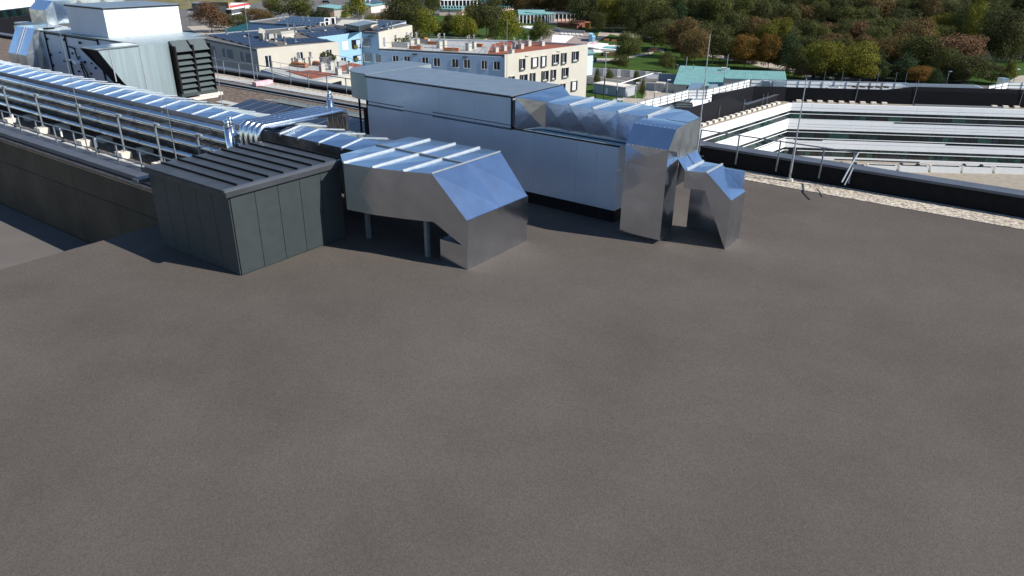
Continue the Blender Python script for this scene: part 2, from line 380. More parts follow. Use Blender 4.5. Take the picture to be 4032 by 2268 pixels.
railing('galvanised front railing in front of the silver pipe rack', pp, 16.85, 24.42, 23.3, [24.42, 23.78], (-70, -28.6), .03)

# the long silver duct with white ribs
def section_duct(label, xs, prof, ribs=True, m=M_alu, bump=.035, ribh=.03):
    """rectangular duct along x built of creased sheet sections; prof = near-bottom, near-top, ridge, far-top, far-bottom (y,z)"""
    t = thing('air_duct', label, 'air duct', FR, (xs[0]+xs[-1])/2, (prof[0][0]+prof[-1][0])/2, prof[0][1])
    for i in range(len(xs)-1):
        x0, x1 = xs[i], xs[i+1]; mb = MB(FR)
        for j in range(len(prof)-1):
            (y0, z0), (y1, z1) = prof[j], prof[j+1]
            mb.cross((x0, y0, z0), (x1, y0, z0), (x1, y1, z1), (x0, y1, z1), (bump if j not in (0, 3) else bump*.4)*random.uniform(.5, 1.2))
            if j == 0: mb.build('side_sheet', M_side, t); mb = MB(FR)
        mb.build('duct_section', m, t)
    mb = MB(FR); mb.quad(*[(xs[0], y, z) for y, z in prof]); mb.quad(*[(xs[-1], y, z) for y, z in prof]); mb.build('end_plate', m, t)
    if ribs:
        for i, x in enumerate(xs):
            if i == 0 or i == len(xs)-1: continue
            mb = MB(FR); top = prof[1:-1]
            for j in range(len(top)-1):
                (y0, z0), (y1, z1) = top[j], top[j+1]; w = .032
                mb.hexa([(x-w, y0, z0+.005), (x+w, y0, z0+.005), (x+w, y1, z1+.005), (x-w, y1, z1+.005), (x-w, y0, z0+.005+ribh), (x+w, y0, z0+.005+ribh), (x+w, y1, z1+.005+ribh), (x-w, y1, z1+.005+ribh)])
            (y0, z0) = top[0]; mb.box(x-.05, x+.05, y0-.03, y0, z0-.1, z0+.03)
            mb.build('flange', M_rib, t)
    return t
rx = [-54.85, -53.24, -51.82, -50.44, -48.94, -47.42, -45.9, -44.48, -43.97, -42.56, -41.18, -39.75, -38.33, -36.91, -35.44, -34.1, -32.71, -31.49, -30.17, -28.7, -27.3, -26.07, -24.72, -23.3, -21.9]
rx = [-54.85-1.5*k for k in range(14, 0, -1)]+rx
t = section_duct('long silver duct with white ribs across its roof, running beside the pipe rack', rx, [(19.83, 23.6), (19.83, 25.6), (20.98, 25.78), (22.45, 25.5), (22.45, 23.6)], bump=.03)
MB(FR).box(-76, -29.5, 19.74, 19.82, 25.44, 25.62).build('edge_lip', M_coping, t)
# wide duct
t = thing('air_duct', 'wide silver duct box with raised seams behind the dark roof', 'air duct', FR, -19.5, 20.2, 23.5)
xs = [-21.9, -20.85, -19.55, -18.35, -17.3]; nb = [18.55, 17.75, 17.95, 18.3, 18.7]; fb = [22.35, 22.5, 22.6, 22.7, 22.7]; zt = 25.8
for i in range(4):
    mb = MB(FR)
    for (a0, a1) in ((0, .5), (.5, 1)):
        def yy(k, s): return nb[k]+(fb[k]-nb[k])*s
        mb.cross((xs[i], yy(i, a0), zt), (xs[i+1], yy(i+1, a0), zt), (xs[i+1], yy(i+1, a1), zt), (xs[i], yy(i, a1), zt), .03)
    mb.cross((xs[i], nb[i], 24.0), (xs[i+1], nb[i+1], 24.0), (xs[i+1], nb[i+1], zt), (xs[i], nb[i], zt), .03)
    mb.cross((xs[i+1], fb[i+1], 24.0), (xs[i], fb[i], 24.0), (xs[i], fb[i], zt), (xs[i+1], fb[i+1], zt), .03)
    mb.build('duct_section', M_alu, t)
for i in (1, 2, 3):
    MB(FR).hexa([(xs[i]-.04, nb[i], zt), (xs[i]+.04, nb[i], zt), (xs[i]+.04, fb[i], zt), (xs[i]-.04, fb[i], zt), (xs[i]-.04, nb[i], zt+.06), (xs[i]+.04, nb[i], zt+.06), (xs[i]+.04, fb[i], zt+.06), (xs[i]-.04, fb[i], zt+.06)]).build('flange', M_rib, t)
MB(FR).box(-21.9, -17.3, 20.42, 20.5, zt, zt+.05).build('seam', M_steel, t)
MB(FR).hexa([(-17.34, 18.7, zt), (-17.28, 18.7, zt), (-17.28, 22.7, zt), (-17.34, 22.7, zt), (-17.34, 18.7, zt+.04), (-17.28, 18.7, zt+.04), (-17.28, 22.7, zt+.04), (-17.34, 22.7, zt+.04)]).build('seam', M_rib, t)
mb = MB(FR)
mb.cross((-17.3, 18.7, zt), (-15.9, 18.9, 24.3), (-15.9, 20.9, 24.3), (-17.3, 20.6, zt), .04)
mb.cross((-17.3, 20.6, zt), (-15.9, 20.9, 24.3), (-15.9, 22.6, 24.3), (-17.3, 22.7, zt), .04)
mb.quad((-17.3, 18.7, zt), (-17.3, 18.7, 24), (-15.9, 18.9, 23.2), (-15.9, 18.9, 24.3)); mb.quad((-17.3, 22.7, zt), (-15.9, 22.6, 24.3), (-15.9, 22.6, 23.2), (-17.3, 22.7, 24))
mb.build('elbow_face', M_alu, t)
mb = MB(FR); mb.box(-17.2, -15.9, 18.9, 22.6, 22.4, 23.3); mb.box(-15.95, -15.85, 18.9, 22.6, 23.2, 24.3); mb.build('lower_shaft', M_alu, t)
for a in (-21.2, -18.0):
    MB(FR).box(a, a+.15, 18.9, 19.05, 22.4, 24).build('leg', M_steel, t); MB(FR).box(a, a+.15, 22.0, 22.15, 22.4, 24).build('leg', M_steel, t)

# pipe rack : four long pipes, posts, blocks
for i, (zc, lab) in enumerate(((25.35, 'topmost'), (24.81, 'second from top'), (24.25, 'third from top'), (23.62, 'lowest'))):
    t = thing('insulated_pipe', 'long shiny insulated pipe, %s of the four in the rack' % lab, 'pipe', FR, -45, 19.0, zc-.14, 'insulated pipes in the rack')
    aend = (-28.9, -29.6, -29.6, -29.6)[i]
    MB(FR).tube([(-78, 19.4, zc), (aend, 19.4, zc)], .145, 20).build('jacket', M_pipe, t, True)
    for k in range(17):
        a = -77+2.84*k
        if a < aend:
            b_ = MB(FR).tube([(a, 19.4, zc), (a+.04, 19.4, zc)], .148, 16).build('joint_band', M_alu_dull, t)
post0 = None
for k, a in enumerate([-61.5, -57, -52.3, -48.0, -43.0, -38.75, -35.2, -31.6]):
    lab = 'galvanised L-topped post carrying the pipes, number %d from the left' % (k-1) if 2 <= k else 'galvanised L-topped post carrying the pipes'
    ords = ['at the far left', 'far left', 'leftmost in view, by the frame edge', 'second in view from the left', 'third in view, behind the tall lightning rod', 'fourth in view from the left', 'fifth in view, second from the dark roof', 'beside the dark ridged roof']
    if k < 2: continue
    t = thing('pipe_support', 'galvanised L-topped pipe support post, '+ords[k], 'pipe support', FR, a, 18.45, 23.3, 'pipe supports on concrete blocks')
    MB(FR).box(a-.04, a+.04, 18.42, 18.5, 23.3, 25.2).build('post', M_steel, t)
    MB(FR).box(a-.05, a+.4, 18.4, 18.5, 25.2, 25.27).build('top_arm', M_steel_l, t)
    for zc in (25.16, 24.62, 24.06, 23.43): MB(FR).box(a+.0, a+.05, 18.5, 19.75, zc-.03, zc+.0).build('bracket', M_dark_hood, t)
    for j, b in enumerate((18.1, 19.25)):
        bo = MB(FR).box(a-.35, a+.35, b, b+.55, ZR, ZR+.32).build('concrete_block', M_block)
        tag(bo, 'pale concrete block %s the pipe support %s' % (('under', 'behind')[j], ords[k]), 'concrete block', 'ballast blocks under the pipe rack')
for k, a in enumerate((-50.6, -44.5, -40.6)):
    t = thing('vent_pipe', 'short white capped vent pipe in the gravel, %s' % ('leftmost', 'beside the weeds', 'right of the tall rod')[k], 'vent pipe', FR, a, 17.7, ZR)
    MB(FR).tube([(a, 17.95, ZR), (a, 17.95, ZR+.35)], .07, 8).build('collar', M_black, t)
    MB(FR).tube([(a, 17.95, ZR+.35), (a, 17.95, ZR+.85)], .05, 8).build('pipe', M_white, t)

# pipe loops crossing over the duct
for i in range(4):
    a = -28.72+.37*i; z = 25.98
    t = thing('insulated_pipe', 'shiny pipe loop crossing over the ribbed duct, %s of four' % ('leftmost', 'second from left', 'third from left', 'rightmost')[i], 'pipe', FR, a, 21, 24, 'pipe loops over the duct')
    pts = [(a, 18.95, 23.2), (a, 18.95, z-.3), (a, 19.02, z-.12), (a, 19.2, z), (a, 23.6, z), (a, 23.85, z-.1), (a, 23.92, z-.35), (a, 23.92, 23.4)]
    MB(FR).tube(pts, .162, 16).build('jacket', M_pipe, t, True)
    mb = MB(FR)
    for b in (19.4, 20.6, 21.8, 23.0): mb.tube([(a, b, z), (a, b+.03, z)], .166, 16)
    mb.build('joint_bands', M_alu_dull, t)
for k, (a, b, z, r) in enumerate([(-29.62, 18.98, 26.2, .16), (-29.3, 18.62, 26.15, .17), (-28.75, 24.0, 26.75, .15), (-29.1, 24.35, 26.45, .15)]):
    t = thing('air_vent_stub', 'vertical silver capped pipe stub, %s' % ('far left at the near bend of the pipe loops', 'second from left at the near bend of the pipe loops', 'taller one at the far end of the pipe loops', 'shorter one at the far end of the pipe loops')[k], 'pipe', FR, a, b, 23.5)
    MB(FR).tube([(a, b, 23.6), (a, b, z-.3)], r, 14).build('jacket', M_pipe, t, True)
    MB(FR).tube([(a, b, z-.3), (a, b, z-.26)], r+.03, 14).build('collar', M_alu_dull, t)
    MB(FR).tube([(a, b, z-.26), (a, b, z)], r-.045, 14).build('cap', M_pipe, t, True)

# dark plant room with standing seams
t = thing('plant_room', 'dark grey plant room with ribbed sheet metal roof, cut by the frame of the ducts', 'plant room', FR, -24.4, 16, 22.4)
t["label"] = 'dark grey plant room with standing seam roof in front of the silver ducts'
MB(FR).box(-27.0, -21.95, 13.6, 18.45, 19.0, 25.35).build('wall', M_dark_hood, t)
for k in range(5): MB(FR).box(-27.0+1.01*k+.01, -27.0+1.01*(k+1)-.01, 13.56, 13.6, 22.45, 25.3).build('wall_panel', M_dark_hood, t); MB(FR).box(-21.95, -21.91, 13.6+.97*k+.01, 13.6+.97*(k+1)-.01, 22.45, 25.3).build('wall_panel', M_dark_hood, t)
MB(FR).box(-27.15, -21.8, 13.4, 18.58, 25.35, 25.52).build('roof_edge', M_dark_roof, t)
for k in range(8):
    b = 13.42+.645*k
    MB(FR).box(-26.9, -22.05, b, b+.625, 25.52, 25.58).build('roof_panel', M_dark_roof, t)
    MB(FR).box(-26.85, -22.1, b+.625, b+.66, 25.52, 25.65).build('standing_seam', M_black, t)
MB(FR).box(-22.03, -21.85, 13.4, 18.58, 25.52, 25.6).build('gutter', M_coping, t)
MB(FR).box(-27.6, -27.2, 13.2, 17.6, 24.9, 25.05).build('lower_gutter', M_coping, t)

# large air handling unit in the middle
t = thing('air_handling_unit', 'large two-tier blue-grey metal ventilation unit in the middle of the roof', 'ventilation unit', FR, -21.5, 28.4, ZL)
for x0, x1 in ((-28.75, -26.2), (-26.2, -23.9), (-23.9, -21.7), (-21.7, -19.55)):
    MB(FR).box(x0+.003, x1-.003, 26.5, 30.3, 25.755, 27.10).build('upper_panel', M_unit, t)
for x0, x1 in ((-28.8, -26.2), (-26.2, -23.4), (-23.4, -20.6), (-20.6, -18.3), (-18.3, -16.1), (-16.1, -15.1), (-15.1, -14.1)):
    MB(FR).box(x0+.003, x1-.003, 26.48, 30.3, 23.0, 25.72).build('lower_panel', M_unit, t)
MB(FR).box(-28.8, -19.5, 26.52, 30.25, 25.69, 25.8).build('joint_gap', M_black, t)
MB(FR).box(-28.5, -14.2, 26.7, 30.1, ZL, 23.0).build('base_frame', M_black, t)
for k in range(9):
    x0 = -28.85+1.035*k
    MB(FR).box(x0, x0+1.02, 26.44, 30.35, 27.16, 27.2).build('roof_sheet', M_unit_top, t)
MB(FR).box(-28.85, -19.5, 26.45, 30.33, 27.1, 27.16).build('roof_gasket', M_black, t)
MB(FR).box(-19.56, -19.50, 26.43, 26.5, 25.7, 27.1).build('corner_gasket', M_black, t)
MB(FR).box(-19.5, -14.1, 26.6, 30.2, 25.721, 25.755).build('lower_roof_sheet', M_galv, t)
MB(FR).box(-19.6, -14.1, 26.46, 26.56, 25.725, 25.775).build('lower_roof_gasket', M_black, t)
for x0, x1 in ((-28.78, -26.25), (-24.3, -19.6)):
    MB(FR).box(x0, x1, 26.482, 26.499, 25.88, 25.905).build('hinge_line', M_black, t)
    MB(FR).box(x0, x1, 26.47, 26.479, 25.68, 25.71).build('hinge_line', M_black, t)
MB(FR).box(-29.6, -28.82, 26.9, 30.2, 23.0, 25.4).build('end_casing', M_parwall, t)
# rounded metal intake on the unit's left end
t = thing('intake_hood', 'rounded galvanised intake hood hung on the left end of the large unit', 'intake hood', FR, -30, 29, 22.4)
prof = [(-28.86, 26.55)]
for k in range(13):
    th = math.pi*(.5+.5*k/12); prof.append((-29.6+1.9*math.cos(th)*.95, 28.35-1.75*math.sin(th) if k < 7 else 30.1-(1-math.sin(th))*0-1.75*math.sin(th)))
poly = [(-28.86, 26.6), (-29.7, 26.65), (-30.4, 26.9), (-30.9, 27.5), (-31.05, 28.2), (-31.05, 30.9), (-30.9, 31.5), (-28.86, 31.5)]
MB(FR).prism(poly, 25.9, 27.2).build('hood_shell', M_galv, t)
po2 = [(x-.05 if x < -28.9 else x, y-.05) for x, y in poly]
MB(FR).prism(po2, 27.2, 27.24).build('hood_lid', M_unit_top, t)
for a, b in ((-29.95, 26.9), (-29.35, 26.9), (-30.6, 31.2)):
    MB(FR).box(a, a+.08, b, b+.08, ZR-.6, 25.9).build('leg', M_parwall, t)

# silver duct over the unit and its elbow
t = thing('air_duct', 'silver duct with creased panels running over the lower tier of the large unit', 'air duct', FR, -15, 28, 25.75)
mb = MB(FR)
mb.cross((-19.35, 26.48, 25.76), (-18.15, 27.1, 25.8), (-18.15, 27.1, 26.98), (-19.35, 26.48, 27.16), .03); mb.build('transition_side', M_alu, t)
mb = MB(FR); mb.cross((-19.35, 26.48, 27.16), (-18.15, 27.1, 26.99), (-18.15, 28.1, 26.99), (-19.35, 28.3, 27.18), .02)
mb.cross((-19.35, 28.3, 27.18), (-18.15, 28.1, 26.99), (-18.15, 29.1, 26.99), (-19.35, 30.3, 27.18), .02); mb.build('transition_top', M_alu, t)
mb = MB(FR); mb.cross((-18.15, 29.1, 25.8), (-19.35, 30.3, 25.8), (-19.35, 30.3, 27.18), (-18.15, 29.1, 26.99), .03); mb.build('transition_side', M_alu, t)
xs = [-18.15, -16.95, -15.8, -14.6, -13.25, -12.4]
for i in range(5):
    mb = MB(FR); x0, x1 = xs[i], xs[i+1]
    for q in range(2):
        xa = x0+(x1-x0)*q/2; xb = x0+(x1-x0)*(q+1)/2
    mb.cross((x0, 27.1, 25.8), (x1, 27.1, 25.8), (x1, 27.1, 26.98), (x0, 27.1, 26.98), .013)
    mb.cross((x0, 27.1, 26.98), (x1, 27.1, 26.98), (x1, 29.1, 27.02), (x0, 29.1, 27.02), .03)
    mb.cross((x1, 29.1, 25.8), (x0, 29.1, 25.8), (x0, 29.1, 27.02), (x1, 29.1, 27.02), .03)
    mb.build('duct_section', M_alu, t)
    if i: MB(FR).hexa([(x0-.05, 27.08, 26.99), (x0+.05, 27.08, 26.99), (x0+.05, 29.1, 27.03), (x0-.05, 29.1, 27.03), (x0-.05, 27.08, 27.05), (x0+.05, 27.08, 27.05), (x0+.05, 29.1, 27.09), (x0-.05, 29.1, 27.09)]).build('flange', M_rib, t)
MB(FR).box(-18.1, -12.4, 27.12, 29.05, 25.74, 25.8).build('gasket', M_black, t)
mb = MB(FR)
mb.quad((-12.4, 27.1, 26.99), (-11.45, 27.1, 26.99), (-11.45, 28.15, 27.0), (-12.4, 29.1, 27.02))
mb.quad((-11.45, 28.15, 25.5), (-12.4, 29.1, 25.5), (-12.4, 29.1, 27.02), (-11.45, 28.15, 27.0)); mb.build('end_chamfer', M_alu, t)
t = thing('duct_elbow', 'tall silver duct elbow with dark blue reflecting slanted face', 'duct elbow', FR, -12.3, 26.4, ZL)
XL, XR = -13.25, -11.45
mb = MB(FR)
mb.cross((XL, 26.55, 26.97), (XR, 26.55, 26.97), (XR, 27.1, 26.98), (XL, 27.1, 26.98), .01); mb.build('top_sheet', M_alu, t)
mb = MB(FR); mb.cross((XL, 26.0, 26.9), (XR, 26.0, 26.9), (XR, 26.55, 26.97), (XL, 26.55, 26.97), .01); mb.build('top_sheet', M_alu, t)
mb = MB(FR); mb.cross((XL, 25.45, 26.22), (XR, 25.45, 26.22), (XR, 26.0, 26.9), (XL, 26.0, 26.9), .008); mb.build('slanted_face', M_alu, t)
for z0, z1 in ((25.45, 26.22), (24.2, 25.45), (22.6, 24.2)):
    mb = MB(FR); mb.cross((XL, 25.45, z0), (XR, 25.45, z0), (XR, 25.45, z1), (XL, 25.45, z1), .02)
    mb.cross((XR, 25.45, z0), (XR, 26.5, z0), (XR, 26.5, z1), (XR, 25.45, z1), .02)
    mb.cross((XL, 26.5, z0), (XL, 25.45, z0), (XL, 25.45, z1), (XL, 26.5, z1), .03); mb.build('shaft_section', M_alu, t)
mb = MB(FR)
mb.cross((XR, 25.45, 26.22), (XR, 26.5, 25.6), (XR, 26.55, 26.97), (XR, 26.0, 26.9), .03)
mb.cross((XR, 26.5, 24.6), (XR, 27.3, 24.6), (XR, 27.3, 26.98), (XR, 26.55, 26.97), .05)
mb.cross((XR, 27.3, 24.6), (XR, 28.15, 24.6), (XR, 28.15, 26.98), (XR, 27.3, 26.98), .05); mb.build('side_panel', M_alu_dull, t)
mb = MB(FR); mb.quad((XL, 25.45, 26.22), (XL, 26.0, 26.9), (XL, 26.55, 26.97), (XL, 27.1, 26.97), (XL, 27.1, 25.8), (XL, 26.5, 25.5)); mb.build('side_panel', M_alu_dull, t)
mb = MB(FR)
for k in range(9):
    for (y, z) in ((25.44, 26.2), (26.0, 26.93), (25.43, 25.45)):
        x = XL+.1+1.6*k/8; mb.box(x-.009, x+.009, y-.012, y+.012, z-.008, z+.014)
mb.build('rivet_row', M_rib, t)
t = thing('air_duct', 'low silver branch duct leaving the tall elbow to the right', 'air duct', FR, -10.4, 27.3, 24)
mb = MB(FR); mb.cross((-11.45, 26.4, 25.7), (-11.08, 26.35, 25.3), (-11.08, 27.2, 25.3), (-11.45, 27.2, 25.72), .01); mb.build('slope_sheet', M_alu, t)
mb = MB(FR); mb.cross((-11.45, 27.28, 25.72), (-11.08, 27.28, 25.3), (-11.08, 28.1, 25.3), (-11.45, 28.1, 25.75), .01); mb.build('slope_sheet', M_alu, t)
mb = MB(FR); mb.cross((-11.08, 26.35, 25.3), (-10.28, 26.6, 25.3), (-10.28, 28.1, 25.3), (-11.08, 28.1, 25.3), .03)
mb.cross((-11.08, 26.35, 24.6), (-10.28, 26.6, 24.6), (-10.28, 26.6, 25.3), (-11.08, 26.35, 25.3), .02); mb.build('duct_section', M_alu, t)
mb = MB(FR); mb.cross((-10.28, 26.6, 25.3), (-9.2, 26.6, 24.4), (-9.2, 28.1, 24.4), (-10.28, 28.1, 25.3), .03)
mb.quad((-10.28, 26.6, 25.3), (-10.28, 26.6, 24.6), (-9.2, 26.6, 22.4), (-9.2, 26.6, 24.4)); mb.quad((-9.2, 26.6, 22.4), (-9.2, 28.1, 22.4), (-9.2, 28.1, 24.4), (-9.2, 26.6, 24.4)); mb.build('end_section', M_alu, t)
for x in (-11.08, -10.28): MB(FR).box(x-.03, x+.03, 26.5, 28.1, 25.3, 25.36).build('flange', M_rib, t)
MB(FR).box(-11.45, -9.3, 28.0, 28.1, 22.4, 25.2).build('rear_sheet', M_alu, t)

# left ventilation unit group
t = thing('air_handling_unit', 'left ventilation unit with black hinged doors under the white box', 'ventilation unit', FR, -59, 30, ZR)
for x0, x1 in ((-66.6, -62.6), (-62.6, -57.6), (-57.6, -55.0), (-55.0, -52.0)):
    MB(FR).box(x0+.01, x1-.01, 27.2, 32.2 if x1 > -53 else 33.5, 23.6, 26.9).build('side_panel', M_unit, t)
MB(FR).box(-66.4, -52.3, 27.4, 32.0, ZR, 23.6).build('base_frame', M_black, t)
for k in range(7):
    x0 = -66.7+2.1*k
    MB(FR).box(x0, x0+2.08, 27.12, 33.6 if k < 6 else 32.4, 26.96, 27.02).build('roof_sheet', M_galv, t)
MB(FR).box(-66.6, -52.0, 27.14, 32.3, 26.9, 26.96).build('roof_gasket', M_black, t)
for x in (-65.9, -62.55, -57.55):
    MB(FR).box(x-.05, x+.05, 27.12, 27.2, 23.8, 26.9).build('door_seal', M_black, t)
MB(FR).box(-65.8, -57.6, 27.13, 27.2, 26.78, 26.86).build('door_seal', M_black, t)
for x, z in ((-65.7, 26.4), (-65.7, 25.2), (-65.7, 24.4), (-62.7, 26.55), (-60.3, 26.5), (-57.5, 25.3), (-57.5, 24.6)):
    MB(FR).box(x-.07, x+.09, 27.08, 27.2, z-.1, z+.08).build('hinge', M_black, t)
mb = MB(FR)
mb.tube([(-62.2, 27.08, 26.1), (-61.2, 27.08, 26.0), (-61.1, 27.08, 25.4), (-60.6, 27.08, 25.0), (-60.1, 27.08, 24.3), (-60.0, 27.08, 23.6)], .05, 6)
mb.tube([(-60.8, 27.08, 25.0), (-60.3, 27.08, 23.6)], .05, 6); mb.build('cable', M_black, t)
for n_, (x, z) in enumerate(((-61.9, 25.6), (-61.6, 25.2), (-60.9, 25.4), (-60.2, 25.1), (-63.6, 24.9), (-63.2, 24.9), (-62.4, 24.8), (-60.9, 24.6), (-59.2, 25.1), (-58.7, 24.8), (-64.0, 25.5), (-61.5, 24.3), (-59.6, 24.3))):
    w_ = (.03, .06, .04, .09)[n_ % 4]; h_ = (.08, .04, .06)[n_ % 3]
    MB(FR).box(x-w_, x+w_, 27.1, 27.19, z-h_, z+h_).build('sticker', M_black, t)
MB(FR).box(-61.2, -60.7, 26.7, 27.15, 24.95, 25.2).build('actuator_box', M_white, t)
MB(FR).box(-61.7, -61.3, 26.6, 27.1, 25.15, 25.25).build('rain_cap', M_white, t)
t = thing('rooftop_box', 'white panelled box standing on the left ventilation unit', 'ventilation unit', FR, -60, 30.5, 27.02)
for y0, y1 in ((27.65, 29.05), (29.05, 30.4), (30.4, 31.9), (31.9, 33.4)):
    MB(FR).box(-62, -56.7, y0+.008, y1-.008, 27.03, 28.95).build('white_panel', M_white_panel, t)
MB(FR).box(-62.3, -62.01, 27.65, 33.4, 27.03, 28.9).build('rear_panel', M_unit, t)
mb = MB(FR); mb.box(-62.3, -56.7, 27.62, 27.66, 27.03, 28.93); mb.build('side_panel', M_unit, t)  # shade side of the white box, its shade painted as blue-grey
MB(FR).box(-62.4, -56.62, 27.55, 33.5, 28.96, 29.04).build('roof_gasket', M_black, t)
for k in range(5): MB(FR).box(-62.4+1.156*k, -62.4+1.156*k+1.14, 27.55, 33.5, 29.04, 29.09).build('roof_sheet', M_unit_top, t)
# galvanised transition hood and louvred intake
t = thing('transition_duct', 'pale galvanised transition duct with a slanted open mouth beside the louvres', 'duct', FR, -51.5, 27, 23.3)
MB(FR).yzprism([(23.85, 26.98), (26.62, 27.0), (26.62, 23.3), (26.2, 23.4), (25.1, 24.8)], -52.3, -50.8).build('hood_body', M_galv, t)
MB(FR).yzprism([(23.7, 27.0), (26.6, 27.02), (26.6, 27.1), (23.7, 27.08)], -52.5, -50.7).build('rim', M_alu_dull, t)
mb = MB(FR); mb.hexa([(-52.6, 23.6, 26.98), (-52.31, 23.6, 26.98), (-52.31, 26.3, 23.3), (-52.6, 26.3, 23.3), (-52.6, 23.9, 27.0), (-52.31, 23.9, 27.0), (-52.31, 26.5, 23.5), (-52.6, 26.5, 23.5)]); mb.build('mouth_flange', M_black, t)
mb = MB(FR); mb.quad((-52.3, 23.78, 26.98), (-50.82, 23.78, 26.98), (-50.82, 25.05, 24.8), (-50.82, 26.15, 23.38), (-52.3, 26.15, 23.38), (-52.3, 25.05, 24.8)); mb.build('mouth_shadow_sheet', M_black, t)  # black sheet over the hood paints the shadow in its mouth
prof = [(-52.3, 26.64), (-50.85, 26.64), (-50.82, 27.2), (-50.85, 27.8), (-50.95, 28.3), (-51.12, 28.7), (-51.35, 29.0), (-51.65, 29.2), (-52.3, 29.26)]
MB(FR).prism(prof, 23.3, 27.0).build('curved_body', M_galv, t, False)
for b in (24.6, 26.6): MB(FR).box(-50.8, -50.77, b, b+.07, 24.9 if b < 25 else 23.4, 27.0).build('seam', M_steel_l, t)
t = thing('louvre_intake', 'dark grey louvred intake hood with two columns of slats', 'intake hood', FR, -51.5, 30.7, 23.3)
for b0, b1 in ((29.42, 30.64), (30.8, 32.04)):
    mb = MB(FR); mb.hexa([(-51.2, b0, 26.30), (-51.13, b0, 26.30), (-51.13, b1, 26.30), (-51.2, b1, 26.30), (-51.9, b0, 26.98), (-51.85, b0, 27.01), (-51.85, b1, 27.01), (-51.9, b1, 26.98)]); mb.build('sloped_cover', M_dark_slat, t)
    for k in range(7):
        z = 25.97-.405*k
        mb = MB(FR); mb.hexa([(-51.2, b0, z-.17), (-51.14, b0, z-.17), (-51.14, b1, z-.17), (-51.2, b1, z-.17), (-51.5, b0, z+.07), (-51.46, b0, z+.09), (-51.46, b1, z+.09), (-51.5, b1, z+.07)]); mb.build('slat', M_dark_slat, t)
    MB(FR).box(-52.0, -51.12, b0-.14, b0-.01, 23.4, 26.7).build('cheek', M_parwall, t)
MB(FR).box(-52.0, -51.12, 32.05, 32.11, 23.4, 26.7).build('cheek', M_parwall, t)
MB(FR).box(-52.1, -51.66, 29.3, 32.1, 23.4, 26.5).build('back_box', M_black, t)
MB(FR).box(-52.0, -51.1, 29.25, 32.15, 23.2, 23.42).build('bottom_tray', M_dark_hood, t)
tag(MB(FR).box(-52.2, -50.9, 30.5, 32.4, ZR, 23.2).build('plinth', M_block), 'pale concrete plinth under the louvred hood', 'plinth')
tag(MB(FR).box(-50.9, -50.3, 29.6, 31.6, ZR, 23.02+.12).build('plinth', M_block), 'low pale slab in front of the louvred hood', 'plinth')
tag(MB(FR).box(-52.3, -51.8, 36.0, 37.6, ZR+.05, ZR+.35).build('pallet', M_pink), 'pink plastic sheet half hidden behind the louvred hood', 'plastic sheet')
mb = MB(FR)
for k in range(14): mb.box(-57+.45*k, -57+.45*k+.4, 23.4, 24.6, 24.35-.02*k, 24.42-.02*k)
tag(mb.build('duct_cover', M_dark_hood), 'dark ribbed metal cover between ribbed duct and louvred hood', 'metal cover')
# silver elbows at the far left
t = thing('duct_elbow', 'silver duct elbow with blue slanted face at the left frame edge', 'duct elbow', FR, -68, 26.5, 23.6)
mb = MB(FR)
for i in range(2):
    x0 = -69.8+1.65*i; x1 = x0+1.65
    mb2 = MB(FR); mb2.cross((x0, 25.7, 25.2), (x1, 25.7, 25.2), (x1, 26.8, 27.15), (x0, 26.8, 27.15), .01); mb2.build('slanted_face', M_alu, t)
    mb2 = MB(FR); mb2.cross((x0, 25.7, 23.6), (x1, 25.7, 23.6), (x1, 25.7, 25.2), (x0, 25.7, 25.2), .03); mb2.build('front_sheet', M_alu_dull, t)
MB(FR).hexa([(-68.22, 25.66, 25.2), (-68.08, 25.66, 25.2), (-68.08, 26.78, 27.19), (-68.22, 26.78, 27.19), (-68.22, 25.62, 25.24), (-68.08, 25.62, 25.24), (-68.08, 26.72, 27.22), (-68.22, 26.72, 27.22)]).build('flange', M_rib, t)
mb = MB(FR); mb.cross((-66.5, 25.7, 23.6), (-66.5, 26.5, 23.6), (-66.5, 26.5, 26.6), (-66.5, 25.7, 25.2), .06)
mb.cross((-66.5, 26.5, 23.6), (-66.5, 27.4, 23.6), (-66.5, 27.4, 27.15), (-66.5, 26.5, 26.6), .08)
mb.quad((-66.5, 26.5, 26.6), (-66.5, 27.4, 27.15), (-66.5, 26.8, 27.15)); mb.build('side_panel', M_alu_dull, t)
mb = MB(FR); mb.quad((-69.8, 26.8, 27.15), (-66.5, 26.8, 27.15), (-66.5, 29, 27.15), (-69.8, 29, 27.15)); mb.build('top_sheet', M_alu, t)
MB(FR).box(-72, -66.65, 27.45, 29.5, 23.6, 27.0).build('rear_casing', M_alu_dull, t)
t = thing('air_duct', 'raised silver duct behind the white box at upper left', 'air duct', FR, -69, 34, 27)
XA, XB = -71.2, -68.3
mb = MB(FR); mb.cross((XA, 28.6, 27.15), (XB, 28.6, 27.15), (XB, 28.6, 28.3), (XA, 28.6, 28.3), .02); mb.build('front_sheet', M_alu_dull, t)
mb = MB(FR); mb.cross((XA, 28.6, 28.3), (XB, 28.6, 28.3), (XB, 29.4, 29.0), (XA, 29.4, 29.0), .01); mb.build('slanted_face', M_alu, t)
for k in range(3):
    y0 = 29.4+2.0*k; y1 = y0+2.0; mb = MB(FR)
    mb.cross((XA, y0, 29.0), (XB, y0, 29.0), (XB, y1, 29.0), (XA, y1, 29.0), .03)
    mb.cross((XB, y0, 27.2), (XB, y1, 27.2), (XB, y1, 29.0), (XB, y0, 29.0), .03); mb.build('duct_section', M_alu, t)
    if k: MB(FR).box(XA, XB+.02, y0-.06, y0+.06, 29.0, 29.06).build('flange', M_rib, t)
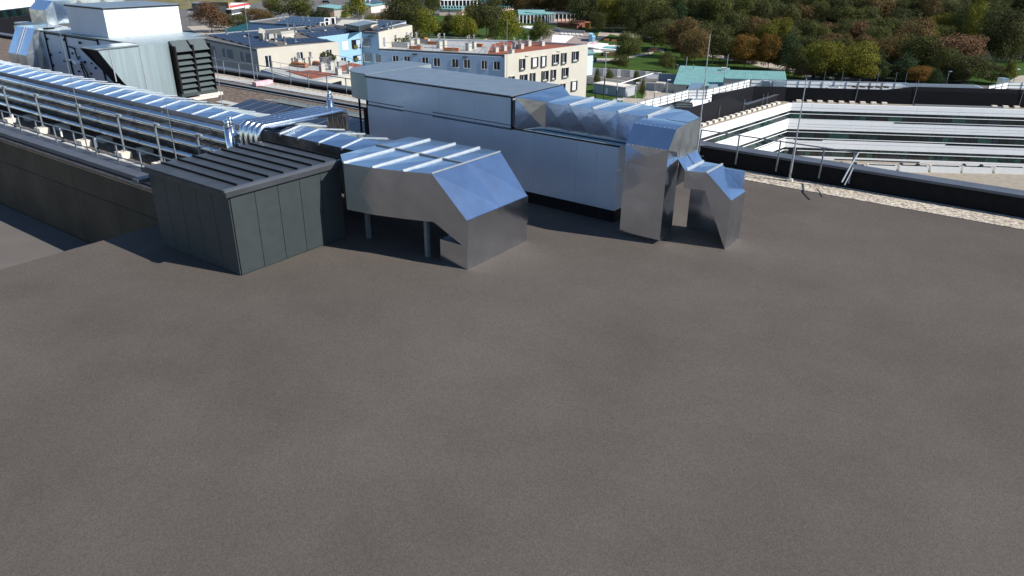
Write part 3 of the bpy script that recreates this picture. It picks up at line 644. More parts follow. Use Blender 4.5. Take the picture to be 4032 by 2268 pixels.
mb = MB(FR); mb.cross((XB, 28.6, 27.15), (XB, 29.4, 27.15), (XB, 29.4, 29.0), (XB, 28.6, 28.3), .03); mb.build('side_panel', M_alu_dull, t)
mb = MB(FR); mb.quad((XB, 35.4, 27.2), (XA, 35.4, 27.2), (XA, 35.4, 29), (XB, 35.4, 29)); mb.build('end_plate', M_alu_dull, t)
tag(MB(FR).box(-74, -66.5, 28.3, 29.3, 26.95, 27.12).build('steel_frame', M_steel_l), 'pale steel frame under the raised silver duct', 'steel frame')

# solar panels on our roof
def solar_row(lab, a0, n, w, b0, z0, b1, z1, mA=M_solar):
    t = thing('solar_array', 'row of dark tilted solar panels, '+lab, 'solar array', FR, a0+w*n/2, b0, ZR, 'solar panel rows on the near roof')
    for k in range(n):
        x0 = a0+w*k
        if k == 0:
            def hx(xa, xb, ya, yb, o0, o1):
                za = z0+(z1-z0)*(ya-b0)/(b1-b0); zb = z0+(z1-z0)*(yb-b0)/(b1-b0)
                return MB(FR).hexa([(xa, ya, za+o0), (xb, ya, za+o0), (xb, yb, zb+o0), (xa, yb, zb+o0), (xa, ya, za+o1), (xb, ya, za+o1), (xb, yb, zb+o1), (xa, yb, zb+o1)])
            f = hx(x0+.01, x0+w-.01, b0, b1, 0, .04).build('solar_panel', M_solar_f, t)
            e = 0.03 if b1 > b0 else -.03
            g = hx(x0+.04, x0+w-.04, b0+e, b1-e, .035, .046).build('cells', mA, f)
        else:
            c = copyobj(f, w*k); d = g.copy(); C.objects.link(d); d.parent = c
    MB(FR).box(a0, a0+w*n, min(b0, b1), min(b0, b1)+.06, ZR, min(z0, z1)).build('support_rail', M_steel_l, t)
    MB(FR).box(a0, a0+w*n, max(b0, b1)-.06, max(b0, b1), ZR, max(z0, z1)-.24).build('support_rail', M_steel_l, t)
solar_row('nearest long row behind the ribbed duct', -45.2, 12, 1.12, 28.9, 23.22, 30.9, 23.5)
solar_row('rear row tilted away behind the nearest one', -44.6, 12, 1.12, 33.1, 23.22, 31.2, 23.5)
solar_row('short shaded row beside the large unit', -36.8, 6, 1.15, 26.3, 23.22, 28.2, 23.5)
MB(FR)
tag(MB(FR).box(-48.6, -45.6, 30.2, 30.9, ZR, ZR+.05).build('paving_strip', M_paver), 'pale paver strip leading from the plinth to the solar panels', 'paving')
tag(MB(FR).box(-46.6, -45.6, 27.2, 30.2, ZR, ZR+.055).build('paving_strip', M_paver), 'pale paver strip beside the left end of the solar panels', 'paving')

# lightning rods and masts
def rod(label, x, y, zb, zt, r=.035, base=True, m=M_steel, brk=False, lean=(0, 0)):
    t = thing('lightning_rod', label, 'lightning rod', F0, x, y, zb)
    zm = zb+(zt-zb)*.35
    MB().tube([(x, y, zb), (x+lean[0]*.35, y, zm)], r, 8).build('lower_tube', m, t)
    MB().tube([(x+lean[0]*.35, y, zm), (x+lean[0], y, zt)], r*.6, 6, r*.35).build('upper_rod', m, t)
    if base: MB().tube([(x, y, zb), (x, y, zb+.15)], .18, 10).build('base', M_block, t)
    if brk:
        for z in (zb+.2, zb+.8): MB().box(x, x+.4, y-.03, y+.03, z, z+.05).build('bracket', M_steel, t)
p = P(338, 622, 23.05); rod('tall thin lightning rod in front of the pipes at left', p[0], p[1], 23.0, H(p[0], p[1], 150), .035)
p = P(695, 690, 23.7); rod('thin lightning rod rising at the left edge of the dark roof', p[0], p[1], 23.5, H(p[0], p[1], 408), .035)
p = P(989, 330, 23.3); rod('tall lightning rod bracketed to the rear railing', p[0], p[1], 23.0, H(p[0], p[1], -60), .05, False, M_steel, True)
p = P(893, 598, 23.3); rod('lightning rod in front of the louvred hood, above the ribbed duct', p[0], p[1], 23.0, H(p[0], p[1], 217), .035)
p = FR.w(*[FR.onx(2735, 588, 38.0)[0], 38.0]); rod('lightning rod beside the tall silver elbow at the rear railing', p[0], p[1], 22.6, H(p[0], p[1], 121), .055, False, M_steel_l, True)
p = P(3101, 690, 22.5); rod('tall grey lightning rod in front of the white facade', p[0], p[1], 22.4, H(p[0], p[1], 290), .06, True, M_steel_l)
p = P(1418, 330, 23.4); rod('thin lightning rod before the light blue facade', p[0], p[1], 23.0, H(p[0], p[1], 36), .03, False)
p = FR.w(FR.onx(1984, 440, 38.0)[0], 38.0); rod('thin lightning rod at the corner of the cream building', p[0], p[1], 23.0, H(p[0], p[1], 76), .035, False, M_steel_l)
p = P(135, 712, 23.0); rod('short thin rod by the brown facade at lower left', P(135, 690, 21)[0], P(135, 690, 21)[1], 19.0, 21.4, .03)
# ------------------------------------------------------------------ white clinic building (right)
c0 = P(3105, 388, 11.5); WX, WY = c0[0], c0[1]
FM = Frame(WX, WY, R(-6.72)); FW = Frame(WX, WY, R(46.5))
zT = 2.66
bands = [  # z0, z1, kind
 (10.83, 11.5, 'w'), (10.35, 10.80, 'w'), (9.92, 10.35, 'g'), (9.84, 9.92, 't'), (9.09, 9.84, 'g'), (9.02, 9.09, 't'),
 (8.28, 9.0, 'w'), (7.86, 8.25, 'w'), (7.43, 7.83, 'w'), (7.06, 7.43, 'g'), (6.97, 7.06, 't'), (6.1, 6.97, 'g'), (5.99, 6.1, 't'), (5.82, 5.97, 'd'),
 (5.33, 5.82, 'w'), (4.5, 5.30, 'w'), (4.09, 4.5, 'g'), (3.98, 4.09, 't'), (3.17, 3.98, 'g'), (2.9, 3.17, 't'), (2.66, 2.87, 'w')]
def facade(fr, x0, x1, t, wl, gl, mir=1, seed=1):
    rr = random.Random(seed)
    for (z0, z1, k) in bands:
        if k == 'w':
            x = x0 - rr.uniform(0, wl*.3)*0
            while x < x1-.01:
                xe = min(x1, x+wl)
                MB(fr).box(x+.008, xe-.008, -.02, .38, z0+.006, z1-.006).build('cladding_panel', M_hosp, t); x = xe
        elif k == 't':
            x = x0
            while x < x1-.01:
                xe = min(x1, x+wl*3)
                MB(fr).box(x, xe-.004, -.02, .3, z0, z1).build('sill_strip', M_hosp, t); x = xe
        elif k == 'd': MB(fr).box(x0, x1, .1, .38, z0, z1).build('dark_slot', M_black, t)
        else:
            x = x0
            while x < x1-.01:
                w = gl*rr.choice([1, 1, 2, 1, .9]); xe = min(x1, x+w)
                MB(fr).box(x+.03, xe-.03, .03, .36, z0+.01, z1-.01).build('window_pane', M_hglass[rr.choice([0, 0, 1, 1, 2, 3, 3, 4])], t)
                x = xe
            MB(fr).box(x0, x1, .06, .40, z0, z1).build('window_frame', M_louv, t)
t = thing('clinic_building', 'white clinic building with green ribbon windows and black roof screen', 'building', FM, 25, 5, G)
facade(FM, 0.02, 56, t, 3.15, 1.08, seed=3)
MB(FM).box(.5, 56, .42, 16, G-.5, 11.42).build('wall', M_hosp, t)
for u0, x1_, z0, z1 in ((3506, 56, 8.84, 9.0), (3125, None, 5.72, 5.83), (3729, 56, 5.68, 5.83), (3300, None, 2.74, 2.87)):
    xa = FM.onx(u0, 480, 0)[0]; xb = x1_ if x1_ else xa+{3125: 4.4, 3300: 13.0}[u0]
    MB(FM).box(max(xa, .1), xb, -.05, .1, z0, z1).build('recess_slot', M_black, t)
MB(FM).box(.4, 56, .45, 1.5, 11.42, 11.55).build('roof_walkway', M_tan, t)
MB(FM).box(.7, 2.0, -.03, .1, 2.66, 4.4).build('door', M_black, t)
xs_ = FM.onx(3560, 330, 1.6)[0]
MB(FM).box(-1.5, xs_-3.2, 1.6, 1.8, 11.45, 13.66).build('roof_screen', M_louv, t)
MB(FM).box(xs_+1.0, 56, 1.6, 1.8, 11.45, 14.25).build('roof_screen', M_louv, t)
MB(FM).xzprism([(xs_-3.2, 11.45), (xs_+1.0, 11.45), (xs_+1.0, 14.25), (xs_-3.2, 13.66)], 1.6, 1.8).build('roof_screen', M_louv, t)
mb = MB(FM)
for k in range(17): mb.box(-1.4, 56, 1.54, 1.6, 11.6+.125*k, 11.66+.125*k)
tag(mb.build('louvre_slats', M_louv, t), kind='stuff')
MB(FM).box(-1.5, 56, 1.8, 12.5, 11.3, 11.9).build('roof_deck', M_unit_top, t)
for k in range(21):
    x = .9+1.62*k
    if 14.2 < x < 30: continue
    MB(FM).box(x, x+.75, .75, 1.3, 11.55, 11.85).build('roof_block', M_block, t)
MB(FM).box(xs_+1.2, xs_+14, .6, 1.2, 11.55, 11.7).build('roof_curb', M_steel, t)
# left wing
tw = thing('clinic_wing', 'sunlit white wing of the clinic with slanting ribbon windows', 'building', FW, -20, 5, G)
facade(FW, -46, -.02, tw, 3.15, 1.0, seed=9)
MB(FW).box(-46, -.5, .42, 9, G-.5, 11.42).build('wall', M_hosp, tw)
MB(FW).box(-46, .3, .45, 1.9, 11.42, 11.55).build('roof_walkway', M_tan, tw)
for k in range(26):
    x = -43+1.6*k
    if x > -2.5: continue
    MB(FW).box(x, x+.9, .9, 1.45, 11.55, 11.85).build('roof_block', M_block, tw)
x1_, z1_ = FW.onx(2862, 368, 2.1); xa_, za_ = FW.onx(2925, 398, 2.1); xb_, zb_ = FW.onx(3066, 357, 2.1)
MB(FW).xzprism([(-46, 11.4), (x1_, 11.4), (x1_, z1_), (-46, z1_-.3)], 2.1, 2.3).build('roof_screen', M_louv, tw)
MB(FW).xzprism([(x1_, 11.4), (xa_, 11.4), (xa_, za_), (x1_, z1_)], 2.1, 2.3).build('roof_screen', M_louv, tw)
MB(FW).xzprism([(xa_, 11.4), (xb_, 11.4), (xb_, za_+.25), (xa_, za_)], 2.1, 2.3).build('roof_screen', M_louv, tw)
MB(FW).hexa([(xa_, 2.0, za_-.02), (xb_, 2.0, za_+.23), (xb_, 2.5, za_+.23), (xa_, 2.5, za_-.02), (xa_, 2.0, za_+.05), (xb_, 2.0, za_+.3), (xb_, 2.5, za_+.3), (xa_, 2.5, za_+.05)]).build('coping', M_coping, tw)
MB(FW).box(-46, 0, 2.3, 14, 11.2, 11.6).build('roof_deck', M_unit_top, tw)
for u in (2825, 2919, 2990, 3006):
    x, z = FW.onx(u, 400, 1.9); MB(FW).box(x-.03, x+.03, 1.9, 1.96, 11.5, 13.4).build('post', M_steel, tw)
# second dark screen and white slatted fence along the far edge of the clinic roof
t = thing('roof_screen', 'dark roof screen with two small white slots behind the clinic wing', 'roof screen', F0, 30, 120, 11.5)
def vwall(uv0, uv1, z0, vt0, vt1, th=.25):
    a = P(*uv0, z0); b = P(*uv1, z0); h0 = H(a[0], a[1], vt0); h1 = H(b[0], b[1], vt1)
    d = np.array([b[0]-a[0], b[1]-a[1]]); d /= np.linalg.norm(d); n = np.array([-d[1], d[0]])*th
    return MB().hexa([(a[0], a[1], z0), (b[0], b[1], z0), (b[0]+n[0], b[1]+n[1], z0), (a[0]+n[0], a[1]+n[1], z0), (a[0], a[1], h0), (b[0], b[1], h1), (b[0]+n[0], b[1]+n[1], h1), (a[0]+n[0], a[1]+n[1], h0)]), a, b, h0, h1
w_, a_, b_, _, _ = vwall((2790, 428), (2948, 384), 11.6, 360, 325); w_.build('screen_panel', M_louv, t)
w_, a_, b_, _, _ = vwall((2948, 384), (3076, 381), 11.6, 325, 325); w_.build('screen_panel', M_louv, t)
for (u0, v0, u1, v1) in ((2881, 361, 2899, 356), (2928, 348, 2946, 343)):
    f_ = Frame(a_[0], a_[1], 0)
    pa = P(u0, v0, 12.9); pb = P(u1, v1, 12.9)
    MB().tube([(pa[0]-.3, pa[1]-1.2, 13.1), (pb[0]-.3, pb[1]-1.2, 13.1)], .1, 6).build('slot_light', M_white, t)
FWp = []
def slat_fence(label, uv, z0, hgt, slat_m, posts=14, zs=5):
    t = thing('slatted_fence', label, 'fence', F0, *P(*uv[0], z0)[:2], z0)
    for i in range(len(uv)-1):
        a = P(*uv[i], z0+hgt); b = P(*uv[i+1], z0+hgt); L = np.linalg.norm((b-a)[:2]); d = (b-a)[:2]/L; f = Frame(a[0], a[1], math.atan2(d[1], d[0]))
        # slats are built in world coordinates
        def W2(x, y): q = f.w(x, y); return q[0], q[1]
        n = max(2, int(L/1.9)); 
        for k in range(n):
            x0, x1 = L*k/n+.03, L*(k+1)/n-.03
            for j in range(zs):
                zz = z0+hgt*(j+.15)/zs; zt_ = zz+hgt/zs*.72
                q = [W2(x0, 0), W2(x1, 0), W2(x1, .05), W2(x0, .05)]
                MB().hexa([(*p, zz) for p in q]+[(*p, zt_) for p in q]).build('slat', slat_m, t)
            q = [W2(L*k/n-.03, -.08), W2(L*k/n+.03, -.08), W2(L*k/n+.03, .1), W2(L*k/n-.03, .1)]
            MB().hexa([(*p, z0) for p in q]+[(*p, z0+hgt+.03) for p in q]).build('post', M_steel, t)
        MB().tube([(a[0], a[1], z0+hgt+.05), (b[0], b[1], z0+hgt+.05)], .05, 6).build('top_rail', M_steel, t)
slat_fence('white slatted fence stepping down along the far edge of the clinic wing roof', [(2465, 405), (2700, 343), (2770, 342), (2940, 298)], 12.2, 1.35, M_white, zs=3)
slat_fence('low white slatted fence along the far edge of the clinic main roof', [(2946, 298), (3560, 303)], 12.4, 1.3, M_white, zs=2)
slat_fence('white slatted fence at the right end of the clinic roof', [(3880, 309), (3960, 293), (4120, 292)], 12.4, 1.5, M_white, zs=3)
# plant on the clinic roof
def pxbox(name, label, cat, uvs, zb, ztop, m, zplane=None, group=None, th=None):
    q = [P(u, v, zplane if zplane is not None else zb) for u, v in uvs]
    mb = MB().prism([(p[0], p[1]) for p in q], zb, ztop)
    return tag(mb.build(name, m), label, cat, group)
for k in range(6):
    u = 2545+22*k; v = 401-4.5*k
    pxbox('ventilation_unit', 'ribbed grey ventilation unit on the clinic wing roof, %s in the row' % ('first', 'second', 'third', 'fourth', 'fifth', 'last')[k], 'ventilation unit', [(u, v+12), (u+20, v+8), (u+70, v-8), (u+48, v-4)], 11.6, 12.75, M_galv, group='ventilation units in a row')
pxbox('air_duct', 'silver curved duct beside the grey units on the clinic roof', 'air duct', [(2690, 385), (2735, 383), (2760, 358), (2705, 358)], 11.6, 13.4, M_alu_dull)
pxbox('air_duct', 'grey duct box against the dark screen of the clinic wing roof', 'air duct', [(2770, 372), (2795, 370), (2810, 352), (2785, 352)], 11.6, 13.0, M_galv)
pxbox('skylight', 'pale domed skylight on the clinic wing roof', 'skylight', [(2705, 400), (2760, 392), (2770, 378), (2718, 384)], 11.6, 12.0, M_white_panel)
pxbox('roof_wall', 'low bright roof wall beside the satellite dish', 'wall', [(2716, 414), (2812, 386), (2818, 376), (2722, 404)], 11.6, 12.1, M_white_panel)
for k in range(3): pxbox('roof_duct', 'dark flat duct strip on the clinic wing roof, %s of three' % ('nearest', 'middle', 'farthest')[k], 'air duct', [(2645-5*k, 418-9*k), (2712, 420-9*k), (2716, 415-9*k), (2655, 413-9*k)], 11.6, 11.9, M_dark_hood)
p = P(2800, 388, 11.9); t = thing('satellite_dish', 'small white satellite dish on the clinic wing roof', 'satellite dish', F0, p[0], p[1], 11.6)
MB().tube([(p[0], p[1], 11.6), (p[0], p[1], 12.6)], .05, 6).build('mast', M_steel, t)
MB().tube([(p[0], p[1]-.1, 12.75), (p[0]+.05, p[1]-.2, 12.8)], .35, 14, .42).build('dish', M_white, t)
for lab, u0, u1, v, zt_, m in (('curved silver duct end at the left corner of the clinic main roof', 2985, 3016, 326, 13.55, M_alu_dull), ('grey duct casing near the left corner of the clinic main roof', 3030, 3075, 328, 13.6, M_galv), ('long grey duct along the far side of the clinic main roof', 3080, 3340, 324, 13.35, M_galv), ('white roof unit between the grey ducts of the clinic', 3225, 3268, 327, 13.4, M_white), ('long pale casing carrying the round fans', 3335, 3480, 327, 13.1, M_steel), ('grey duct right of the round fans', 3480, 3545, 324, 13.3, M_galv), ('silver duct end at the far right of the clinic roof', 3927, 3952, 318, 14.2, M_alu_dull)):
    a = P(u0, v, 12.6); b = P(u1, v, 12.6); MBx = MB(); ang = math.atan2(b[1]-a[1], b[0]-a[0]); f = Frame(a[0], a[1], ang); L = math.hypot(b[0]-a[0], b[1]-a[1])
    mb = MB(f); mb.box(0, L, 0, 1.6, 11.9, zt_); tag(mb.build('roof_duct', m), lab, 'air duct')
for k in range(5):
    p = P(3352+31*k, 320, 13.15); t = thing('round_fan', 'round brown fan on the clinic roof, %s in the row of five' % ('leftmost', 'second', 'third', 'fourth', 'rightmost')[k], 'fan', F0, p[0], p[1], 13.1, 'roof fans')
    MB().tube([(p[0], p[1], 13.1), (p[0], p[1], 13.3)], .5, 14).build('fan_ring', M_brown, t)
    MB().tube([(p[0], p[1], 13.3), (p[0], p[1], 13.34)], .15, 8).build('hub', M_steel, t)
for k in range(2):
    p = P(3257+24*k, 323, 13.15); t = thing('condenser', 'white condenser with dark fan left of the brown fans, %s' % ('left one', 'right one')[k], 'condenser', F0, p[0], p[1], 12.4)
    MB().box(p[0]-.55, p[0]+.55, p[1]-.5, p[1]+.5, 12.2, 13.15).build('casing', M_white, t)
    MB().tube([(p[0], p[1], 13.15), (p[0], p[1], 13.2)], .38, 12).build('fan', M_black, t)
a = P(3560, 315, 14.25); b = P(3850, 317, 14.25); f = Frame(a[0], a[1], math.atan2(b[1]-a[1], b[0]-a[0])); L = math.hypot(b[0]-a[0], b[1]-a[1])
t = thing('metal_roof', 'ribbed metal canopy roof behind the raised part of the black screen', 'roof', f, L/2, 1, 14)
for k in range(26): MB(f).box(L*k/26, L*(k+1)/26-.12, .0, 2.6, 14.28, 14.36).build('roof_rib', M_steel, t)
MB(f).box(-.5, L+.4, -.05, 2.7, 14.2, 14.28).build('roof_plate', M_unit, t)
for u in (3360, 3590, 4010):
    x, z = FM.onx(u, 350, 1.4); t = thing('lightning_rod', 'thin rod fixed to the black clinic roof screen, %s' % {3360: 'left one', 3590: 'middle one', 4010: 'right one'}[u], 'lightning rod', FM, x, 1.45, 11.5)
    MB(FM).tube([(x, 1.45, 11.6), (x+.1, 1.45, 15.2)], .035, 6).build('rod', M_steel, t)
for k, u in enumerate((3230, 3300, 3440, 3510, 3550)):
    p = P(u, 303, 13.9); t = thing('lightning_rod', 'short thin rod on the far clinic fence, %s from the left' % ('first', 'second', 'third', 'fourth', 'fifth')[k], 'lightning rod', F0, p[0], p[1], 12.4)
    MB().tube([(p[0], p[1], 12.4), (p[0], p[1], 15.6)], .03, 5).build('rod', M_steel, t)
# terrace with white planters
fa = FM.w(-3, -.03); 
struct('clinic_terrace', MB(FM).box(-30, 60, -14, -.03, G, zT), M_tan)
for k, (u0, u1) in enumerate(((3215, 3274), (3300, 3394), (3410, 3516), (3535, 3641), (3658, 3768), (3784, 3892), (3910, 4018), (4036, 4140))):
    a = P(u0, 654, zT+.05); b = P(u1, 655, zT+.05); x0, y0 = FM.l(a[0], a[1]); x1, y1 = FM.l(b[0], b[1]); y0 = -5.0
    x0 = FM.px(u0, 652, zT)[0]; x1 = FM.px(u1, 652, zT)[0]; y0 = FM.px(u0, 652, zT)[1]
    t = thing('planter', 'white rectangular planter on the clinic terrace, %s from the left' % ('first', 'second', 'third', 'fourth', 'fifth', 'sixth', 'seventh', 'eighth')[k], 'planter', FM, (x0+x1)/2, y0+.5, zT, 'white planters on the clinic terrace')
    MB(FM).box(x0, x1, y0, y0+.06, zT, zT+.95).build('side', M_white, t); MB(FM).box(x0, x1, y0+1.1, y0+1.16, zT, zT+.95).build('side', M_white, t)
    MB(FM).box(x0, x0+.06, y0+.06, y0+1.1, zT, zT+.95).build('side', M_white, t); MB(FM).box(x1-.06, x1, y0+.06, y0+1.1, zT, zT+.95).build('side', M_white, t)
    MB(FM).box(x0+.06, x1-.06, y0+.06, y0+1.1, zT, zT+.85).build('soil', M_parwall, t)
    if k % 2: MB(FM).box(x0+.2, x0+.5, y0+.7, y0+1.3, zT+.85, zT+1.15).build('armrest', M_dark_hood, t); MB(FM).box(x1-1.4, x1-1.1, y0+.7, y0+1.3, zT+.85, zT+1.15).build('armrest', M_dark_hood, t)

# ------------------------------------------------------------------ cream and blue apartment building (centre)
def poly_at(uv, z): return [(P(u, v, z)[0], P(u, v, z)[1]) for u, v in uv]
ZA, ZB_, ZC = 19.0, 21.36, 19.1
K1 = P(1971, 217, ZA); K2 = P(2298, 170, ZA); K5 = P(1475, 200, ZA); K3 = P(1985, 160, ZA)
ang1 = math.atan2(K2[1]-K1[1], K2[0]-K1[0]); FC = Frame(K1[0], K1[1], ang1); LC = math.hypot(K2[0]-K1[0], K2[1]-K1[1])
ang2 = math.atan2(K1[1]-K5[1], K1[0]-K5[0]); FB = Frame(K5[0], K5[1], ang2); LB = math.hypot(K1[0]-K5[0], K1[1]-K5[1])
tb = thing('apartment_building', 'cream and dusty blue apartment building with red gravel roof and window boxes', 'building', F0, 2, 122, G)
back = P(1600, 160, ZA)
in1 = FC.w(.3, .3); 
body = [(K1[0], K1[1]), (K2[0], K2[1]), (K3[0], K3[1]), (back[0], back[1]), (K5[0], K5[1])]
cxm = sum(p[0] for p in body)/5; cym = sum(p[1] for p in body)/5
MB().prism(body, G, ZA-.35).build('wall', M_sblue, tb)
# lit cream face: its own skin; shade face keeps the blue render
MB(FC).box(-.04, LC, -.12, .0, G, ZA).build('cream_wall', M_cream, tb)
# roof surfaces and parapets
R1 = [(p[0], p[1]) for p in (P(1971, 217, ZA-.3), P(2298, 170, ZA-.3), P(1985, 160, ZA-.3), P(1922, 178, ZA-.3), P(1905, 215, ZA-.3))]
MB().prism(R1, ZA-.35, ZA-.22).build('red_roof', M_redgr, tb)
T1 = [(p[0], p[1]) for p in (P(1905, 215, ZA-.3), P(1922, 178, ZA-.3), P(1985, 160, ZA-.3), P(1600, 158, ZA-.3), P(1475, 200, ZA-.3))]
MB().prism(T1, ZA-.35, ZA-.24).build('terrace_floor', M_terr, tb)
def lip(a, b, z, m=M_steel, w=.22, h=.3, name='parapet_coping', par=tb):
    a = np.array(a[:2]); b = np.array(b[:2]); d = (b-a)/np.linalg.norm(b-a); n = np.array([-d[1], d[0]])*w
    q = [a-d*0, b, b+n, a+n]
    MB().hexa([(*p, z-h) for p in q]+[(*p, z) for p in q]).build(name, m, par)
lip(K1, K2, ZA+.02, M_cream); lip(K2, K3, ZA+.02, M_greyr); lip(K3, back, ZA+.02, M_greyr, .25, .4); lip(K5, K1, ZA+.02, M_coping)
def window(fr, y, x0, x1, z0, z1, par, kind='open', proud=.0, out=-1):
    """window on a facade plane (local y); parts: window frame > pane, mullion, blind"""
    d = .10
    mb = MB(fr); s = out
    def bx(xa, xb, za, zb, ya, yb): return MB(fr).box(xa, xb, y+ya*s, y+yb*s, za, zb)
    f = bx(x0, x1, z0+.02, z0+.1, -.02, .05).build('window', M_win, par)
    if kind == 'blind': bx(x0+.05, x1-.05, z0+.1, z1-.04, -.02, .02).build('blind', M_blind_w, f)
    elif kind == 'greyblind': bx(x0+.05, x1-.05, z0+.1, z1-.04, -.02, .015).build('blind', M_blind, f)
    else:
        bx(x0+.05, x1-.05, z0+.1, z1-.04, -.02, .008).build('pane', M_glass, f)
        xm = x0+(x1-x0)*.55
        bx(xm-.03, xm+.03, z0+.1, z1-.04, -.02, .03).build('mullion', M_win, f)
    bx(x0, x0+.06, z0+.1, z1, -.02, .04).build('frame', M_win, f); bx(x1-.05, x1, z0+.1, z1, -.02, .02).build('frame', M_greyr, f); bx(x0, x1, z1-.05, z1, -.02, .02).build('frame', M_greyr, f)
    return f
M_boxg = mat('window_box_shade', (.13, .135, .14), .7)
M_flat = mat('flat_roof_felt', (.17, .155, .14), .9, 0, .15, 1.0, col2=(.11, .10, .095))
def windows_px(fr, y, rows, par, off, boxes=False):
    for r in rows:
        x0, x1, y0, y1 = r[:4]; kind = r[4] if len(r) > 4 else 'open'
        u0, u1 = off+x0/3.623, off+x1/3.623; vm = (y0+y1)/2/3.623
        xa, _ = fr.onx(u0, vm, y); xb, _ = fr.onx(u1, vm, y)
        um = (u0+u1)/2; _, zt_ = fr.onx(um, y0/3.623, y); _, zb_ = fr.onx(um, y1/3.623, y)
        if boxes:
            # window set in a projecting box, shade painted into its dark sides and bottom
            window(fr, y-.02, xa, xb, zb_, zt_, par, kind)
            w = .27
            f = MB(fr).box(xa-.14, xa-.02, y-w, y, zb_-.1, zt_+.06).build('window_box', M_boxg, par)
            MB(fr).box(xb+.02, xb+.08, y-w, y, zb_-.1, zt_+.06).build('side', M_boxg, f)
            MB(fr).box(xa-.14, xb+.1, y-w*.95, y, zb_-.16, zb_-.1).build('bottom', M_boxg, f)
            MB(fr).box(xa-.14, xb+.1, y-w*.95, y, zt_+.02, zt_+.07).build('top', M_cream, f)
        else: window(fr, y, xa, xb, zb_, zt_, par, kind)
windows_px(FC, -.12, [(845, 900, 838, 985), (1015, 1085, 812, 942, 'blind'), (1148, 1203, 790, 932, 'blind'), (1310, 1380, 765, 898), (1437, 1488, 745, 888), (1592, 1662, 720, 850),
    (857, 935, 1062, 1190), (998, 1048, 1038, 1170), (1163, 1235, 1005, 1140), (1293, 1342, 985, 1118), (1452, 1520, 955, 1085), (1435, 1478, 1182, 1290), (1582, 1648, 1142, 1265, 'blind'), (695, 752, 1090, 1215)], tb, 1800, True)
windows_px(FB, -.0, [(1200, 1285, 822, 935), (1362, 1448, 828, 940), (1618, 1710, 838, 960), (1785, 1878, 845, 970), (2045, 2138, 855, 982), (2215, 2308, 862, 990), (2465, 2550, 870, 1000), (2640, 2732, 880, 1008)], tb, 1200)
windows_px(FB, -.0, [(768, 860, 578, 705, 'greyblind'), (790, 880, 802, 922, 'greyblind'), (948, 1040, 808, 932, 'greyblind')], tb, 1200)
for u, v in ((1620, 219), (1817, 227), (1445, 151)):
    x, z = FB.onx(u, v, -.02); MB(FB).box(x-.35, x+.35, -.35, 0, z-.08, z+.06).build('nest_box', M_dark_hood, tb)
for u, v in ((2060, 218), (2184, 198)):
    x, z = FC.onx(u, v, -.14); MB(FC).box(x-.4, x+.4, -.3, -.12, z-.06, z+.06).build('nest_box', M_cream, tb)
# upper storey blocks
def block(pts, zt_, zb_, m, par, name='wall'): MB().prism(pts, zb_, zt_).build(name, m, par)
c2 = P(1472, 137, ZB_); c2r = P(1604, 106, ZB_); c2l = P(1405, 134, ZB_)
FU = Frame(c2[0], c2[1], math.atan2(c2r[1]-c2[1], c2r[0]-c2[0])); LU = math.hypot(c2r[0]-c2[0], c2r[1]-c2[1])
far2 = P(1590, 95, ZB_); farl = P(1190, 84, ZB_); 
up = [(c2[0], c2[1]), (c2r[0], c2r[1]), (P(1580, 100, ZB_)[0], P(1580, 100, ZB_)[1]), (P(1180, 120, ZB_)[0], P(1180, 120, ZB_)[1]), (P(1225, 158, ZB_)[0], P(1225, 158, ZB_)[1]), (c2l[0], c2l[1])]
block(up, ZB_-.05, G, M_sblue, tb); block(up, ZB_-.02, ZB_-.05, M_flat, tb, 'flat_roof')
MB(FU).box(-.02, LU, -.1, .0, ZA-.25, ZB_).build('cream_wall', M_cream, tb)
windows_px(FU, -.1, [(1055, 1092, 562, 716, 'greyblind'), (1220, 1250, 522, 648), (1378, 1408, 482, 565, 'greyblind')], tb, 1200)
lip(c2, c2r, ZB_+.02, M_cream); lip(c2l, c2, ZB_+.02, M_coping)
# light blue recessed facade
b0 = P(1225, 158, ZB_); FL = Frame(b0[0], b0[1], math.atan2(c2l[1]-b0[1], c2l[0]-b0[0])); LL = math.hypot(c2l[0]-b0[0], c2l[1]-b0[1])
MB(FL).box(0, LL, -.12, 0, G, ZB_).build('blue_wall', M_lblue, tb)
windows_px(FL, -.12, [(478, 566, 622, 748, 'blind'), (460, 535, 858, 925)], tb, 1200)
for (u0, v0, u1, v1, u2, v2, u3, v3) in ((1369, 168, 1403, 158, 1404, 195, 1372, 203), (1376, 230, 1408, 221, 1411, 255, 1377, 253)):
    xa, _ = FL.onx(u0, (v0+v3)/2, -.13); xb, _ = FL.onx(u1, (v1+v2)/2, -.13); _, za = FL.onx(u0, v0, -.13); _, zb2 = FL.onx(u3, v3, -.13)
    l_ = MB(FL).box(xa, xb, -.13, -.10, zb2, za).build('loggia', M_black, tb)
    MB(FL).box(xb-.9, xb-.05, -.15, -.131, zb2+.1, za-.1).build('loggia_wall', M_sblue, l_)
    MB(FL).box(xa+.3, xb-.8, -.3, -.151, zb2, zb2+.5).build('plants', L_olive, l_)
lip(b0, c2l, ZB_+.02, M_lblue)
